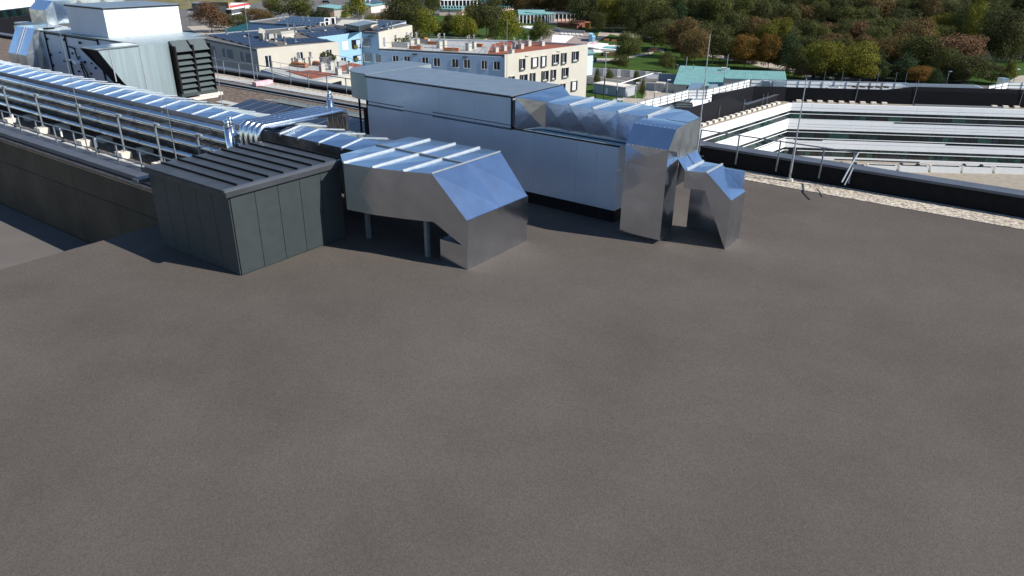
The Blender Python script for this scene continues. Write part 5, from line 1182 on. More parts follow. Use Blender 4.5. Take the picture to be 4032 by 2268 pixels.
for k, (u, vb, vt, w) in enumerate([(2338, 330, 265, 30), (2384, 322, 262, 40), (2490, 330, 272, 34), (2515, 380, 300, 30), (2700, 352, 312, 30), (2870, 330, 285, 40)]):
    tree(u, vb, vt, w, 'loose', L_olive, 'young street tree with sparse leaves, %s' % ('left of the tall lamp', 'behind the grey cabin', 'behind the cream wall', 'at the gate', 'at the turquoise-roofed house', 'behind the white fence')[k])
# the wood behind: individual trees on a loose grid, tops leaving the frame
kinds = [('round', L_dark, 'dark green'), ('round', L_dark, 'deep green'), ('round', L_olive, 'olive'), ('round', L_brown, 'brownish'), ('tall', L_poplar, 'slim grey-green'), ('round', L_poplar, 'grey-green'), ('cone', L_pine, 'bluish'), ('round', L_yellow, 'yellowish')]
wt = [.24, .14, .26, .15, .05, .07, .03, .06]
rows = [(228, 2880, 3800, 46), (188, 2560, 4080, 58), (150, 2480, 4100, 60), (118, 2380, 4120, 62), (92, 2240, 4140, 62), (70, 2100, 4160, 60), (50, 2000, 4160, 66)]
for (v, ua, ub, st) in rows:
    u = ua
    while u < ub:
        uu = u+rw.uniform(-st*.3, st*.3); vv = v+rw.uniform(-9, 9)
        if not (v == 228 and 2990 < uu < 3060) and not (v >= 150 and 2470 < uu < 2640 and v < 200 and False):
            kd, mm, nm = rw.choices(kinds, wt)[0]
            if uu > 3690 and v >= 92: u += st; continue
            tree(uu, vv, -400, rw.uniform(78, 118), kd, mm, nm+' tree standing inside the dense wood at the upper right', 'trees of the dense wood', hmax=rw.uniform(13, 19) if v < 170 else (rw.uniform(9, 12) if v < 210 else rw.uniform(6, 8.5)))
        u += st

# ------------------------------------------------------------------ park, pool and distant buildings
def px_house(label, name, base, zb, zt_, mwall, roof=None, mroof=None, over=.4, cat='building', rz=.25):
    q = [P(u, v, zb) for u, v in base]; t = thing(name, label, cat, F0, sum(p[0] for p in q)/len(q), sum(p[1] for p in q)/len(q), zb)
    MB().prism([(p[0], p[1]) for p in q], zb, zt_).build('wall', mwall, t)
    if mroof:
        cx_ = sum(p[0] for p in q)/len(q); cy_ = sum(p[1] for p in q)/len(q)
        qq = []
        for p in q:
            d = np.array([p[0]-cx_, p[1]-cy_]); L = np.linalg.norm(d); qq.append(tuple(np.array([cx_, cy_])+d*(L+over)/L))
        MB().prism(qq, zt_, zt_+rz).build('roof', mroof, t)
    return t
def roofed(label, name, wl, vl, wr, vr, depth, zt_, mwall, mroof, slope=0.0, cat='building', over=.5):
    """long house: near base line from (wl,vl) to (wr,vr), extending depth metres away"""
    a = P(wl, vl, G); b = P(wr, vr, G); f = Frame(a[0], a[1], math.atan2(b[1]-a[1], b[0]-a[0])); L = math.hypot(*(b-a)[:2])
    t = thing(name, label, cat, f, L/2, depth/2, G)
    MB(f).yzprism([(0, G), (depth, G), (depth, zt_+slope), (0, zt_)], 0, L).build('wall', mwall, t)
    MB(f).yzprism([(-over, zt_), (depth+over, zt_+slope), (depth+over, zt_+slope+.2), (-over, zt_+.2)], -over, L+over).build('roof', mroof, t)
    return t, f, L
# turquoise-roofed park house
a = P(2640, 366, G); 
t = thing('park_house', 'cream park house with wide turquoise sheet roof', 'house', F0, *P(2740, 340, G)[:2], G)
w0 = P(2642, 358, G); w1 = P(2838, 366, G); f = Frame(w0[0], w0[1], math.atan2(w1[1]-w0[1], w1[0]-w0[0])); L = math.hypot(*(w1-w0)[:2])
zev = H(w0[0], w0[1], 322); 
MB(f).box(0, L, 0, 8, G, zev).build('wall', M_cream, t)
ridge_y = f.px(2660, 249, zev+2.2)[1]; nx = int(L/.5)
for k in range(34):
    x0 = -.4+(L+.8)*k/34; x1 = -.4+(L+.8)*(k+1)/34
    MB(f).hexa([(x0+.03, -.5, zev), (x1-.03, -.5, zev), (x1-.03, ridge_y, zev+2.2), (x0+.03, ridge_y, zev+2.2), (x0+.03, -.5, zev+.14), (x1-.03, -.5, zev+.14), (x1-.03, ridge_y, zev+2.34), (x0+.03, ridge_y, zev+2.34)]).build('roof_sheet', M_tealroof, t)
MB(f).hexa([(-.4, -.45, zev), (L+.4, -.45, zev), (L+.4, ridge_y, zev+2.2), (-.4, ridge_y, zev+2.2), (-.4, -.45, zev+.08), (L+.4, -.45, zev+.08), (L+.4, ridge_y, zev+2.28), (-.4, ridge_y, zev+2.28)]).build('roof_base', M_teal, t)
for u in (2697, 2727, 2757, 2788):
    x, z = f.onx(u, 334, 0); wd = MB(f).box(x-.5, x+.5, -.04, 0, z-.45, z+.35).build('window', M_win, t); MB(f).box(x-.42, x+.42, -.06, -.041, z-.38, z+.28).build('pane', M_glass, wd)
MB(f).box(L*.86, L*.97, ridge_y-3.2, ridge_y-2.2, zev+1.2, zev+2.7).build('chimney', M_block, t); 
MB(f).box(L*.72, L*.93, ridge_y-5.4, ridge_y-4.2, zev+.6, zev+1.7).build('dormer', M_terr, t)
MB(f).tube([(L*.27, ridge_y-3, zev+1), (L*.27, ridge_y-3, zev+3.2)], .12, 6).build('vent_pipe', M_chrome, t)
MB(f).tube([(L*.13, ridge_y-5.5, zev+.6), (L*.13, ridge_y-5.5, zev+5.2)], .08, 6).build('mast', M_steel_l, t)
MB(f).tube([(L*.97, ridge_y-4.5, zev+.6), (L*.97, ridge_y-4.5, zev+6.0)], .08, 6).build('mast', M_steel_l, t)
t = thing('park_house', 'long low wing with turquoise roof right of the park house', 'house', F0, *P(2960, 320, G)[:2], G)
a = P(2842, 296, 6.2); b = P(3084, 299, 6.2); f = Frame(a[0], a[1], math.atan2(b[1]-a[1], b[0]-a[0])); L = math.hypot(*(b-a)[:2]); ry = f.px(2960, 262, 7.8)[1]
MB(f).box(0, L, .3, ry-.5, G, 6.1).build('wall', M_cream, t)
MB(f).hexa([(0, 0, 6.1), (L, 0, 6.1), (L, ry, 7.6), (0, ry, 7.6), (0, 0, 6.2), (L, 0, 6.2), (L, ry, 7.7), (0, ry, 7.7)]).build('roof_base', M_teal, t)
for k in range(38):
    x0 = L*k/38; MB(f).hexa([(x0+.03, -.02, 6.2), (x0+L/38-.04, -.02, 6.2), (x0+L/38-.04, ry, 7.7), (x0+.03, ry, 7.7), (x0+.03, -.02, 6.28), (x0+L/38-.04, -.02, 6.28), (x0+L/38-.04, ry, 7.78), (x0+.03, ry, 7.78)]).build('roof_sheet', M_tealroof, t)
# walls, cabin, gate
def wall_px(label, uv, vtop, m, th=.3, name='wall', cat='wall'):
    t = thing(name, label, cat, F0, *P(*uv[0], G)[:2], G)
    for i in range(len(uv)-1):
        mb, _, _, _, _ = vwall(uv[i], uv[i+1], G, vtop[i], vtop[i+1], th); mb.build('wall_section', m, t)
    return t
wall_px('cream boundary wall along the green strip behind the grey cabin', [(2296, 326), (2390, 328.5), (2460, 330), (2515, 331.5), (2565, 333)], [294, 305, 313, 316, 318], M_cream)
wall_px('cream boundary wall right of the gate house', [(2600, 352), (2643, 356)], [319, 320], M_cream)
wall_px('grey concrete wall with piers in front of the lawn', [(2318, 288), (2420, 291), (2478, 293), (2536, 295), (2575, 296)], [262, 266, 270, 273, 276], M_paver)
wall_px('dark shaded wall left of the park house', [(2578, 312), (2650, 318)], [279, 283], M_greyr)
for k, u in enumerate((2367, 2422, 2472, 2532, 2581)):
    v = 288+.032*(u-2318)+1; p = P(u, v, G); h = H(p[0], p[1], 262+.06*(u-2318)-3)
    tag(MB().box(p[0]-.5, p[0]+.5, p[1]-.6, p[1]-.1, G, h).build('wall_pier', M_paver), 'grey concrete pier of the lawn wall, %s from the left' % ordn[k], 'pier', 'piers of the lawn wall')
wall_px('white metal sliding gate in the grey concrete wall', [(2534, 300), (2576, 301)], [284, 286], M_white_panel, .1, 'metal_gate', 'gate')
t = thing('gate_house', 'small cream gate house with grey door and round emblem', 'gate house', F0, *P(2583, 352, G)[:2], G)
mb, a_, b_, h0_, h1_ = vwall((2564, 351), (2600, 353), G, 317, 319, 2.2); mb.build('wall', M_cream, t)
mb, _, _, _, _ = vwall((2577, 352.5), (2589, 353.3), G, 323, 324, .1); mb.build('door', M_greyr, t)
p = P(2571, 330, G+0); q_ = a_; MB().tube([(a_[0]+.6, a_[1]-.1, h0_-.8), (a_[0]+.6, a_[1]-.2, h0_-.8)], .32, 12).build('emblem', M_steel, t)
wall_px('grey metal double gate beside the cream gate house', [(2530, 347), (2563, 350)], [319, 320], M_greyr, .1, 'metal_gate', 'gate')
t = thing('utility_cabin', 'grey flat-roofed utility cabin with door on the grass', 'cabin', F0, *P(2390, 355, G)[:2], G)
a = P(2322, 361, G); b = P(2449, 377, G); f = Frame(a[0], a[1], math.atan2(b[1]-a[1], b[0]-a[0])); L = math.hypot(*(b-a)[:2]); hc = H(a[0], a[1], 325)
MB(f).box(0, L, 0, 4.2, G, hc).build('wall', mat("cabin_grey", (.36, .38, .40), .7, 0, .03), t); MB(f).box(-.15, L+.15, -.15, 4.35, hc, hc+.18).build('roof_edge', M_paver, t); MB(f).box(.3, L-.3, .3, 3.9, hc+.18, hc+.22).build('roof_fill', M_block, t)
x, z = f.onx(2376, 352, -.02); MB(f).box(x-.25, x+.25, -.05, 0, z-.7, z+.7).build('notice', M_white, t)
tag(MB(f).box(L-.6, L+1.4, -4.5, -2.0, G+.05, G+.12).build('concrete_pad', M_paver), 'pale concrete pad right of the utility cabin', 'paving')
# lamps
def lamp(u, vb, vt, label, r=.09, m=M_steel, arm=0):
    p = P(u, vb, G); h = H(p[0], p[1], vt); t = thing('street_lamp', label, 'street lamp', F0, p[0], p[1], G)
    MB().tube([(p[0], p[1], G), (p[0], p[1], (G+h)/2)], r*1.2, 8).build('lower_pole', M_dark_hood, t)
    MB().tube([(p[0], p[1], (G+h)/2), (p[0], p[1], h)], r, 8, r*.7).build('upper_pole', M_steel_l, t)
    MB().box(p[0]-.1, p[0]+.6, p[1]-.15, p[1]+.15, h, h+.1).build('lamp_head', M_white, t)
lamp(2364, 398, 202, 'tall lamp post in front of the grey utility cabin', .12)
lamp(2414, 400, 296, 'dark post with barrier arm right of the tall lamp', .13)
p = P(2414, 400, G); q_ = P(2530, 375, G); tag(MB().tube([(p[0], p[1], G+4.1), (q_[0]+2, q_[1]+4, G+4.9)], .1, 6).build('barrier_arm', M_white), 'long white barrier arm reaching over the green strip', 'barrier')
for k, (u, vb, vt, lab) in enumerate([(2612, 362, 304, 'thin pole right of the cream gate house'), (2489, 383, 318, 'thin pole beside the road bollard'), (2817, 240, 210, 'dark park lamp on the lawn behind the turquoise roof'), (3265, 305, 270, 'white lamp behind the clinic fence'), (3712, 306, 253, 'thin white lamp below the olive tree at right'), (3975, 300, 240, 'white lamp by the path at the right edge'), (728, 40, -10, 'white flagpole behind the white box'), (770, 24, -12, 'white lamp in the dry field'), (1015, 60, 10, 'lamp near the road behind the brown trees'), (1253, 52, -10, 'lamp by the black car'), (810, 150, 70, 'thin pole at the reddish tree'), (733, 122, 68, 'dark lamp pole right of the white box'), (2563, 386, 352, 'short road post with dark signal')]):
    p = P(u, vb, G); h = H(p[0], p[1], vt); t = thing('lamp_post', lab, 'lamp post', F0, p[0], p[1], G)
    MB().tube([(p[0], p[1], G), (p[0], p[1], h)], .11, 7, .07).build('pole', M_steel_l if 'dark' not in lab else M_dark_hood, t); MB().box(p[0]-.1, p[0]+.7, p[1]-.15, p[1]+.15, h-.1, h+.05).build('lamp_head', M_white, t)
# pool area
def basin(label, uv, m, h=.35): return pxbox('pool_basin', label, 'pool', uv, G-.2, G+h, m, G+h)
basin('empty white rectangular pool basin', [(2155, 166), (2205, 168), (2242, 137), (2160, 134)], M_white, .25)
basin('small white pool slab behind the pale tree', [(2030, 106), (2080, 112), (2082, 101), (2030, 100)], M_white, .5)
basin('white splash pool with raised rim', [(2280, 178), (2345, 186), (2380, 166), (2308, 160)], M_white, .5)
basin('long curved white pool of the splash area', [(2330, 186), (2430, 190), (2430, 172), (2350, 172)], M_white, .4)
pxbox('pool_water', 'shallow turquoise water in the splash area', 'pool water', [(2345, 183), (2420, 187), (2420, 176), (2352, 176)], G, G+.43, M_water, G+.43)
basin('white pool corner beside the cream building', [(2325, 200), (2362, 200), (2348, 192), (2318, 190)], M_white, .3)
t = thing('pool_kiosk', 'light blue pool kiosk with white posts', 'kiosk', F0, *P(2312, 158, G)[:2], G)
for (uv, vt) in (([(2302, 160), (2315, 161), (2318, 152), (2305, 152)], 130), ([(2316, 161), (2327, 161), (2328, 153), (2318, 153)], 140)):
    q = [P(u, v, G) for u, v in uv]; h = H(q[0][0], q[0][1], vt); MB().prism([(p[0], p[1]) for p in q], G, h).build('wall', M_blue, t)
t = thing('parasol', 'pink parasol by the splash pool', 'parasol', F0, *P(2320, 188, G)[:2], G); p = P(2322, 190, G)
MB().tube([(p[0], p[1], G), (p[0], p[1], G+2.0)], .05, 6).build('pole', M_white, t); MB().tube([(p[0], p[1], G+1.9), (p[0], p[1], G+2.6)], 2.0, 10, .1).build('canopy', M_pink, t)
wall_px('white pool wall with glass screen beyond the empty basin', [(2165, 118), (2190, 125), (2285, 128)], [104, 110, 117], M_paver, .3)
mb, _, _, _, _ = vwall((2190, 122), (2285, 125), G, 108, 115, .08); tag(mb.build('glass_screen', M_hglass[2]), 'green tinted glass screen beside the pool stairs', 'glass screen')
for k in range(6): pxbox('pool_bench', 'dark flat pool bench, %s from the left' % ordn[k], 'bench', [(2190+15*k, 129+.5*k), (2200+15*k, 130+.5*k), (2202+15*k, 126.5+.5*k), (2193+15*k, 126+.5*k)], G+.1, G+.6, M_white, G+.6, 'pool benches')
wall_px('low brown hedge wall left of the lawn', [(2360, 217), (2425, 214)], [203, 202], mat("hedge", (.09, .07, .035), .9, 0, .3, 3, .2, 5), 2.0, 'hedge', 'hedge')
t, f, L = roofed('tall white and blue building with turquoise roof right of the cream building', 'bath_house', 2294, 292, 2318, 290, 9, H(P(2300, 290, G)[0], P(2300, 290, G)[1], 205), mat("pale_blue_wall", (.62, .74, .80), .7, 0, .03), M_tealroof, .8)
# glass pavilion with turquoise roof
t, f, L = roofed('glass pavilion with white columns and turquoise roof', 'pavilion', 2028, 92, 2128, 91, 12, H(P(2080, 91, G)[0], P(2080, 91, G)[1], 57), M_greyr, M_tealroof, 1.2)
for k in range(8):
    x = L*k/7; MB(f).box(x-.25, x+.25, -.5, -.1, G, H(P(2080, 91, G)[0], P(2080, 91, G)[1], 58)).build('column', M_white, t)
zt_ = H(P(2080, 91, G)[0], P(2080, 91, G)[1], 60)
for k in range(7):
    x = L*k/7; wd = MB(f).box(x+.35, x+L/7-.35, -.09, 0, G+.2, zt_-.3).build('window', M_glass, t)
    if k in (2, 3, 4): MB(f).box(x+.6, x+L/7-.6, -.12, -.091, G+1.8, zt_-.6).build('poster', (M_orange, M_red, M_red)[k-2], wd)
t, f, L = roofed('glazed pavilion corner with white mullions', 'pavilion', 2129, 91, 2165, 84, 10, H(P(2150, 88, G)[0], P(2150, 88, G)[1], 54), M_glass, M_tealroof, .8)
for k in range(6): MB(f).box(L*k/5-.15, L*k/5+.15, -.3, -.02, G, zt_+.2).build('mullion', M_white, t)
t, f, L = roofed('open cafe terrace hall with white posts', 'cafe_hall', 2166, 82, 2258, 78, 10, H(P(2200, 80, G)[0], P(2200, 80, G)[1], 52), M_salmon, M_steel, .3)
for k in range(7): MB(f).box(L*k/6-.12, L*k/6+.12, -.4, -.1, G, H(P(2200, 80, G)[0], P(2200, 80, G)[1], 53)).build('post', M_white, t)
for k in range(6): MB(f).box(L*k/6+.3, L*(k+1)/6-.3, -.1, -.02, G+1.2, G+3.6).build('opening', M_glass, t)
wall_px('red brown brick terrace wall below the cafe', [(2177, 104), (2255, 108), (2305, 98)], [86, 89, 81], M_brick, 2.0)
for k in range(9):
    p = P(2185+12*k, 90-.9*k, G+2.6); tt = thing('cafe_table', 'small dark cafe table with chairs, %s from the left' % ordn[k], 'table', F0, p[0], p[1], G+2.2, 'cafe tables'); MB().tube([(p[0], p[1], G+2.2), (p[0], p[1], G+3.2)], .1, 5).build('leg', M_brown, tt); MB().tube([(p[0], p[1], G+3.2), (p[0], p[1], G+3.3)], .8, 8).build('table_top', M_brick, tt)
px_house('orange timber kiosk at the end of the brick terrace', 'kiosk', [(2286, 112), (2305, 112), (2307, 105), (2288, 105)], G, H(P(2290, 112, G)[0], P(2290, 112, G)[1], 89), M_orange, None, M_wood)
t, f, L = roofed('pale pink hall with blue solar roof and small windows', 'hall', 1956, 44, 2005, 38, 14, H(P(1960, 43, G)[0], P(1960, 43, G)[1], 29), M_pinkw, M_teal, 3)
for k in range(7):
    x = L*(k+.5)/7; z = H(P(1960, 43, G)[0], P(1960, 43, G)[1], 33); MB(f).box(x-.7, x+.7, -.06, 0, z-.8, z+.6).build('window', M_glass, t)
for k in range(8):
    zt_ = H(P(1960, 43, G)[0], P(1960, 43, G)[1], 29); MB(f).hexa([(L*k/8+.1, .3, zt_+.22), (L*(k+1)/8-.1, .3, zt_+.22), (L*(k+1)/8-.1, 13, zt_+3.0), (L*k/8+.1, 13, zt_+3.0), (L*k/8+.1, .3, zt_+.4), (L*(k+1)/8-.1, .3, zt_+.4), (L*(k+1)/8-.1, 13, zt_+3.2), (L*k/8+.1, 13, zt_+3.2)]).build('solar_panel', mat("blue_solar", (.05, .085, .16), .3, .2), t)
px_house('white tower block part behind the solar hall', 'white_building', [(1950, 20), (1975, 20), (1976, 14), (1950, 14)], G, 22, M_white)
t, f, L = roofed('pale pink low house with turquoise roof behind the yellow tree', 'bath_house', 1713, 66, 1802, 66, 8, H(P(1750, 66, G)[0], P(1750, 66, G)[1], 41), M_pinkw, M_tealroof, 1.0)
for k in range(8): MB(f).box(L*k/8+.3, L*(k+1)/8-.3, -.06, 0, G+3.6, G+4.6).build('window', M_glass, t)
MB(f).box(L*.42, L*.48, -.08, 0, G, G+2.6).build('door', M_greyr, t)
t, f, L = roofed('glazed hall with white columns at the top of the picture', 'glass_hall', 1716, 32, 1860, 27, 16, 14, M_hglass[1], M_greyr, .2)
for k in range(11): MB(f).box(L*k/10-.2, L*k/10+.2, -.5, -.05, G, 14).build('column', M_white, t)
for z in (5.5, 9.5): MB(f).box(0, L, -.4, -.1, z, z+.4).build('floor_slab', M_white, t)
t, f, L = roofed('pink walled house with turquoise and solar roof', 'house', 1445, 62, 1512, 50, 13, H(P(1450, 60, G)[0], P(1450, 60, G)[1], 32), M_pinkw, M_tealroof, 2.2)
for k in range(4): MB(f).box(L*(.45+.13*k), L*(.45+.13*k)+1.0, -.06, 0, G+1, G+3.8).build('window', M_win, t)
zt_ = H(P(1450, 60, G)[0], P(1450, 60, G)[1], 32)
for k in range(4): MB(f).hexa([(L*(.3+.17*k), 2, zt_+.55), (L*(.46+.17*k), 2, zt_+.55), (L*(.46+.17*k), 12, zt_+2.3), (L*(.3+.17*k), 12, zt_+2.3), (L*(.3+.17*k), 2, zt_+.7), (L*(.46+.17*k), 2, zt_+.7), (L*(.46+.17*k), 12, zt_+2.5), (L*(.3+.17*k), 12, zt_+2.5)]).build('solar_panel', M_solar, t)
for k in range(3): MB(f).box(L*(.2+.25*k), L*(.2+.25*k)+1.2, 8, 9, zt_+1, zt_+4).build('chimney', M_white, t)
t, f, L = roofed('salmon house with turquoise roof left of the yellow-green tree', 'house', 1301, 84, 1350, 74, 9, H(P(1305, 82, G)[0], P(1305, 82, G)[1], 44), M_salmon, M_tealroof, .8)
x = L*.22; MB(f).box(x, x+1.6, -.08, 0, G+1.5, G+4.2).build('window', M_glass, t)
t, f, L = roofed('pale side wing of the salmon house', 'house', 1274, 74, 1300, 84, 8, H(P(1280, 76, G)[0], P(1280, 76, G)[1], 42), M_cream, M_tealroof, .8)
# burger restaurant
t = thing('restaurant', 'burger restaurant with brown sign tower and red roof band', 'restaurant', F0, *P(900, 80, G)[:2], G)
a = P(886, 80, G); b = P(970, 62, G); f = Frame(a[0], a[1], math.atan2(b[1]-a[1], b[0]-a[0])); L = math.hypot(*(b-a)[:2])
zt_ = H(a[0], a[1], 44); zt2 = H(a[0], a[1], 28)
MB(f).box(3.2, L, .6, 14, G, zt_).build('wall', M_white, t); MB(f).box(3.2, L+.1, .5, .62, zt_-.9, zt_+.05).build('red_band', M_red, t)
MB(f).box(0, 3.3, 0, 9, G, zt2).build('sign_tower', M_brown, t); MB(f).box(-9, 0, 1, 14, G, zt_+.3).build('dark_wing', M_dark_hood, t)
MB(f).box(-1.5, L*.8, -2.4, .5, G+3.0, G+3.4).build('canopy', M_white, t)
zc = (zt_+zt2)/2-.6
sg = MB(f).tube([(1.65, -.02, zc+.75), (1.65, -.1, zc+.75)], .95, 20).build('logo_upper_bun', M_orange, t)
MB(f).tube([(1.65, -.02, zc-.75), (1.65, -.1, zc-.75)], .95, 20).build('logo_lower_bun', M_orange, t)
MB(f).box(.6, 2.7, -.14, -.101, zc-.7, zc+.7).build('logo_band', M_red, t)
def text(body, fr, x, y, z, size, m, par, name='lettering', face=0, depth=.02):
    cu = bpy.data.curves.new(name, 'FONT'); cu.body = body; cu.size = size; cu.align_x = 'CENTER'; cu.align_y = 'CENTER'; cu.extrude = depth
    o = bpy.data.objects.new(name, cu); dg = None
    me = bpy.data.meshes.new_from_object(o); bpy.data.curves.remove(cu)
    o = bpy.data.objects.new(name, me); C.objects.link(o); me.materials.append(m)
    bx, by, bz = par["_b"]; f0 = par.rotation_euler[2]
    w = fr.w(x, y, z); dx, dy = w[0]-par.location[0], w[1]-par.location[1]; c_, s_ = math.cos(-f0), math.sin(-f0)
    o.parent = par; o.location = (dx*c_-dy*s_, dx*s_+dy*c_, z-par.location[2]); o.rotation_euler = (math.pi/2, 0, fr.a-f0+face); return o
text("BURGER", f, 1.65, -.17, zc+.28, .55, M_white, t); text("KING", f, 1.65, -.17, zc-.3, .6, M_white, t)
px_house('dark flat annex of the burger restaurant behind the reddish tree', 'annex', [(742, 62), (880, 74), (885, 66), (760, 55)], G, G+3.6, M_dark_hood, None, M_steel)
# billboards along the car park
for k, (u0, u1, vt, vb, m, lab, txt) in enumerate([(345, 368, -8, 14, M_cream, 'cream billboard panel at the left end of the car park', None), (369, 401, -6, 8, M_red, 'red billboard with white emblem', 'Z'), (402, 420, -6, 7, M_white, 'small white billboard beside the red one', None), (421, 470, -6, 14, M_cream, 'wide cream billboard right of the red one', None), (500, 517, -8, 8, M_white, 'narrow white billboard near the white box', None), (557, 575, -8, 8, M_white, 'white billboard right of the narrow one', None), (590, 625, -6, 7, M_white, 'white billboard with small grey signs', '*****'), (641, 658, -8, 7, M_red, 'red and yellow striped billboard', None), (694, 742, -8, 7, M_white, 'plain wide white billboard', None), (752, 795, -8, 4, M_blue, 'blue and white billboard', 'W'), (842, 880, -8, 2, M_white, 'white billboard above the restaurant', None)]):
    a = P(u0, 20, G); b = P(u1, 20, G); Lw = math.hypot(*(b-a)[:2]); t = thing('billboard', lab, 'billboard', F0, (a[0]+b[0])/2, a[1], G, 'billboards')
    zb_, zt3 = H(a[0], a[1], vb), H(a[0], a[1], vt)
    MB().box(a[0], b[0], a[1]-.1, a[1]+.1, zb_, zt3).build('board', m, t); MB().box(a[0]+.5, a[0]+.8, a[1]-.05, a[1]+.15, G, zb_).build('post', M_steel, t); MB().box(b[0]-.8, b[0]-.5, a[1]-.05, a[1]+.15, G, zb_).build('post', M_steel, t)
    if k == 7:
        for j in (0, 2): MB().box(a[0]+Lw*(j+.7)/4, a[0]+Lw*(j+1.4)/4, a[1]-.14, a[1]-.1, zb_, zt3).build('stripe', M_orange, t)
# cars
def car_proto():
    t = thing('parked_car', 'proto', 'car', F0, 0, 0, 0, 'cars in the car park')
    prof = [(-2.2, .35), (-2.2, .85), (-1.5, .95), (-.9, 1.42), (.9, 1.45), (1.75, .98), (2.2, .9), (2.25, .4)]
    b = MB().xzprism(prof, -.85, .85).build('body', M_carblack, t)
    MB().xzprism([(-1.4, .98), (-.88, 1.36), (.85, 1.39), (1.55, 1.0)], -.87, .87).build('windows', M_glass, t)
    for x in (-1.4, 1.4):
        for y in (-.86, .66):
            w = MB().tube([(x, y, .33), (x, y+.2, .33)], .33, 12).build('wheel', M_rubber, t); MB().tube([(x, y-.01, .33), (x, y+.21, .33)], .18, 8).build('rim', M_steel_l, w)
    for y in (-.7, .45): MB().box(2.18, 2.27, y, y+.25, .62, .78).build('headlight', M_white, t)
    return t
proto = car_proto()
cars = [(1265, 22, 5, M_carblack, 'black estate car driving on the road at the top'), (1185, 14, 3, M_carwhite, 'white car partly hidden by the willow tree'), (2005, 60, 0, None, None)]
def place_car(u, v, deg, m, lab, sc=1.25):
    p = P(u, v, G); t = copytree(proto, (p[0], p[1], G+.06), R(deg), lab); t.scale = (sc, sc, sc)
    for ch in t.children:
        if ch.name.startswith('body'): ch.material_slots[0].link = 'OBJECT'; ch.material_slots[0].material = m
    return t
place_car(1264, 25, -4, M_carblack, 'black estate car driving on the road at the top'); place_car(1184, 13, 170, M_carwhite, 'white car partly hidden by the willow tree')
cc = [M_carblack, M_carwhite, M_carblack, M_carred, M_carblack]
nm = {id(M_carblack): 'black', id(M_carwhite): 'white', id(M_carred): 'dark red'}
for k, u in enumerate([400, 432, 478, 520, 548, 583, 605, 630, 662, 700, 722, 760, 790, 815, 885, 905]):
    m = cc[(k*3+k//4) % 5]; place_car(u, 13-.012*(u-400)+(k % 3), 80+(k*37 % 25), m, '%s parked car, %s from the left along the billboards' % (nm[id(m)], ordn[k]), 1.3)
for ch in list(proto.children):
    for g_ in list(ch.children): bpy.data.objects.remove(g_)
    bpy.data.objects.remove(ch)
bpy.data.objects.remove(proto)
t = thing('road_barrier', 'low white and red road barrier at the top of the picture', 'barrier', F0, *P(1240, 7, G)[:2], G)
for k, (u0, u1, m) in enumerate(((1197, 1228, M_white), (1228, 1258, M_red), (1258, 1280, M_white))):
    a = P(u0, 9-.5*k*0, G); b = P(u1, 9, G); MB().box(a[0], b[0], a[1], a[1]+.5, G, G+1.3).build('barrier_section', m, t)
# background building at upper left
a = P(-60, 150, 14); 
t = thing('hospital_block', 'large pale hospital block behind the silver elbow at upper left', 'building', F0, *P(40, 60, G)[:2], G)
a = P(-80, 150, 10); b = P(112, 118, 10); f = Frame(a[0], a[1], math.atan2(b[1]-a[1], b[0]-a[0])); L = math.hypot(*(b-a)[:2])
zA = f.onx(60, 125, 0)[1]; zB = f.onx(60, 62, 0)[1]; zC_ = f.onx(60, 33, 0)[1]; xe = f.onx(125, 60, 0)[0]
MB(f).box(0, xe, .3, 20, G, zC_).build('wall', M_greyr, t)
MB(f).box(0, xe, -.1, .3, zB, zC_).build('white_band', M_hosp, t)
for k in range(9):
    x0 = xe-1.5-2.4*(k+1); MB(f).box(x0+.1, x0+2.3, .1, .28, zB-2.4, zB-.3).build('window', M_hglass[(0, 1, 0, 3)[k % 4]], t)
MB(f).box(0, xe, .2, .29, G, zB-2.5).build('dark_band', M_louv, t)
zD = f.onx(50, -30, 3)[1]
for k in range(10): MB(f).box(xe-3.0-3.0*(k+1)+.02, xe-3.0-3.0*k, 3, 12, zC_, zC_+1.6).build('roof_panel', M_white_panel, t); MB(f).box(xe-3.0-3.0*(k+1)+.02, xe-3.0-3.0*k, 3, 12, zC_+1.63, zC_+4.5).build('roof_panel', M_white_panel, t)
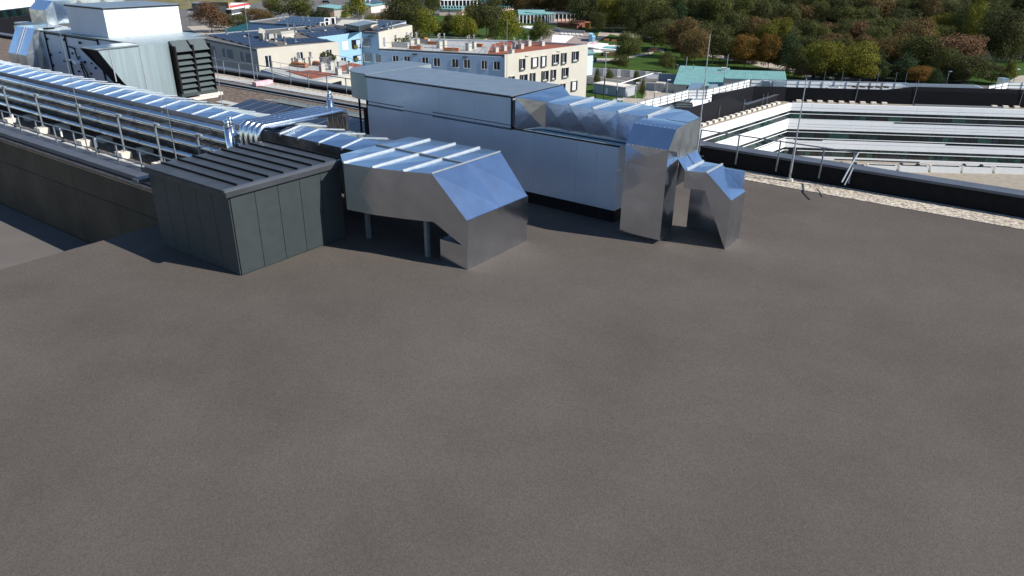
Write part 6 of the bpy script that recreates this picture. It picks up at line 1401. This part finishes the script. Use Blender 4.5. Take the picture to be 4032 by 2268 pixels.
# small figures and bins in the park
for k, (u, v) in enumerate([(2332, 380), (1450, 14)]):
    p = P(u, v, G); t = thing('person', ('person in dark clothes walking on the grass below the grey cabin', 'person standing by the road at the top')[k], 'person', F0, p[0], p[1], G)
    mb = MB(); mb.tube([(p[0]-.12, p[1], G), (p[0]-.08, p[1], G+.5), (p[0], p[1], G+.95)], .08, 7, .11); mb.tube([(p[0]+.16, p[1], G), (p[0]+.1, p[1], G+.5), (p[0], p[1], G+.95)], .08, 7, .11)
    mb.tube([(p[0], p[1], G+.9), (p[0], p[1], G+1.2), (p[0], p[1], G+1.45)], .17, 9, .2); mb.tube([(p[0]-.2, p[1], G+1.4), (p[0]-.27, p[1]-.05, G+.85)], .06, 6); mb.tube([(p[0]+.2, p[1], G+1.4), (p[0]+.27, p[1]-.05, G+.85)], .06, 6)
    mb.tube([(p[0], p[1], G+1.45), (p[0], p[1], G+1.55), (p[0], p[1], G+1.8)], .07, 8, .11); mb.build('body', M_skin, t, True)
for k, (u, v) in enumerate([(2397, 124), (2329, 240), (2650, 262), (3187, 296), (2505, 75)]):
    p = P(u, v, G); t = thing('litter_bin', 'dark green litter bin, %s' % ('by the far path', 'beside the tall blue building', 'at the left end of the turquoise roof', 'behind the clinic fence', 'deep in the park')[k], 'litter bin', F0, p[0], p[1], G); MB().tube([(p[0], p[1], G), (p[0], p[1], G+1.2)], .45, 9).build('bin', M_dark_hood, t); MB().tube([(p[0], p[1], G+1.2), (p[0], p[1], G+1.35)], .5, 9, .3).build('lid', M_dark_slat, t)
for k, (u, v) in enumerate([(2372, 159), (2402, 162), (2550, 195), (2560, 196), (2528, 208)]):
    p = P(u, v, G); t = thing('park_bench', 'small park bench, %s' % ('left on the round lawn', 'right on the round lawn', 'left at the sandy path', 'right at the sandy path', 'by the lawn edge of the sandy path')[k], 'bench', F0, p[0], p[1], G)
    MB().box(p[0]-1, p[0]+1, p[1]-.3, p[1]+.2, G+.5, G+.6).build('seat', M_wood, t); MB().box(p[0]-1, p[0]+1, p[1]+.2, p[1]+.28, G+.7, G+1.1).build('backrest', M_wood, t); MB().box(p[0]-.9, p[0]-.8, p[1]-.25, p[1]+.2, G, G+.5).build('leg', M_steel, t); MB().box(p[0]+.8, p[0]+.9, p[1]-.25, p[1]+.2, G, G+.5).build('leg', M_steel, t)
# round-up
for o in bpy.data.objects:
    if "_b" in o: del o["_b"]
    if "_f" in o: del o["_f"]
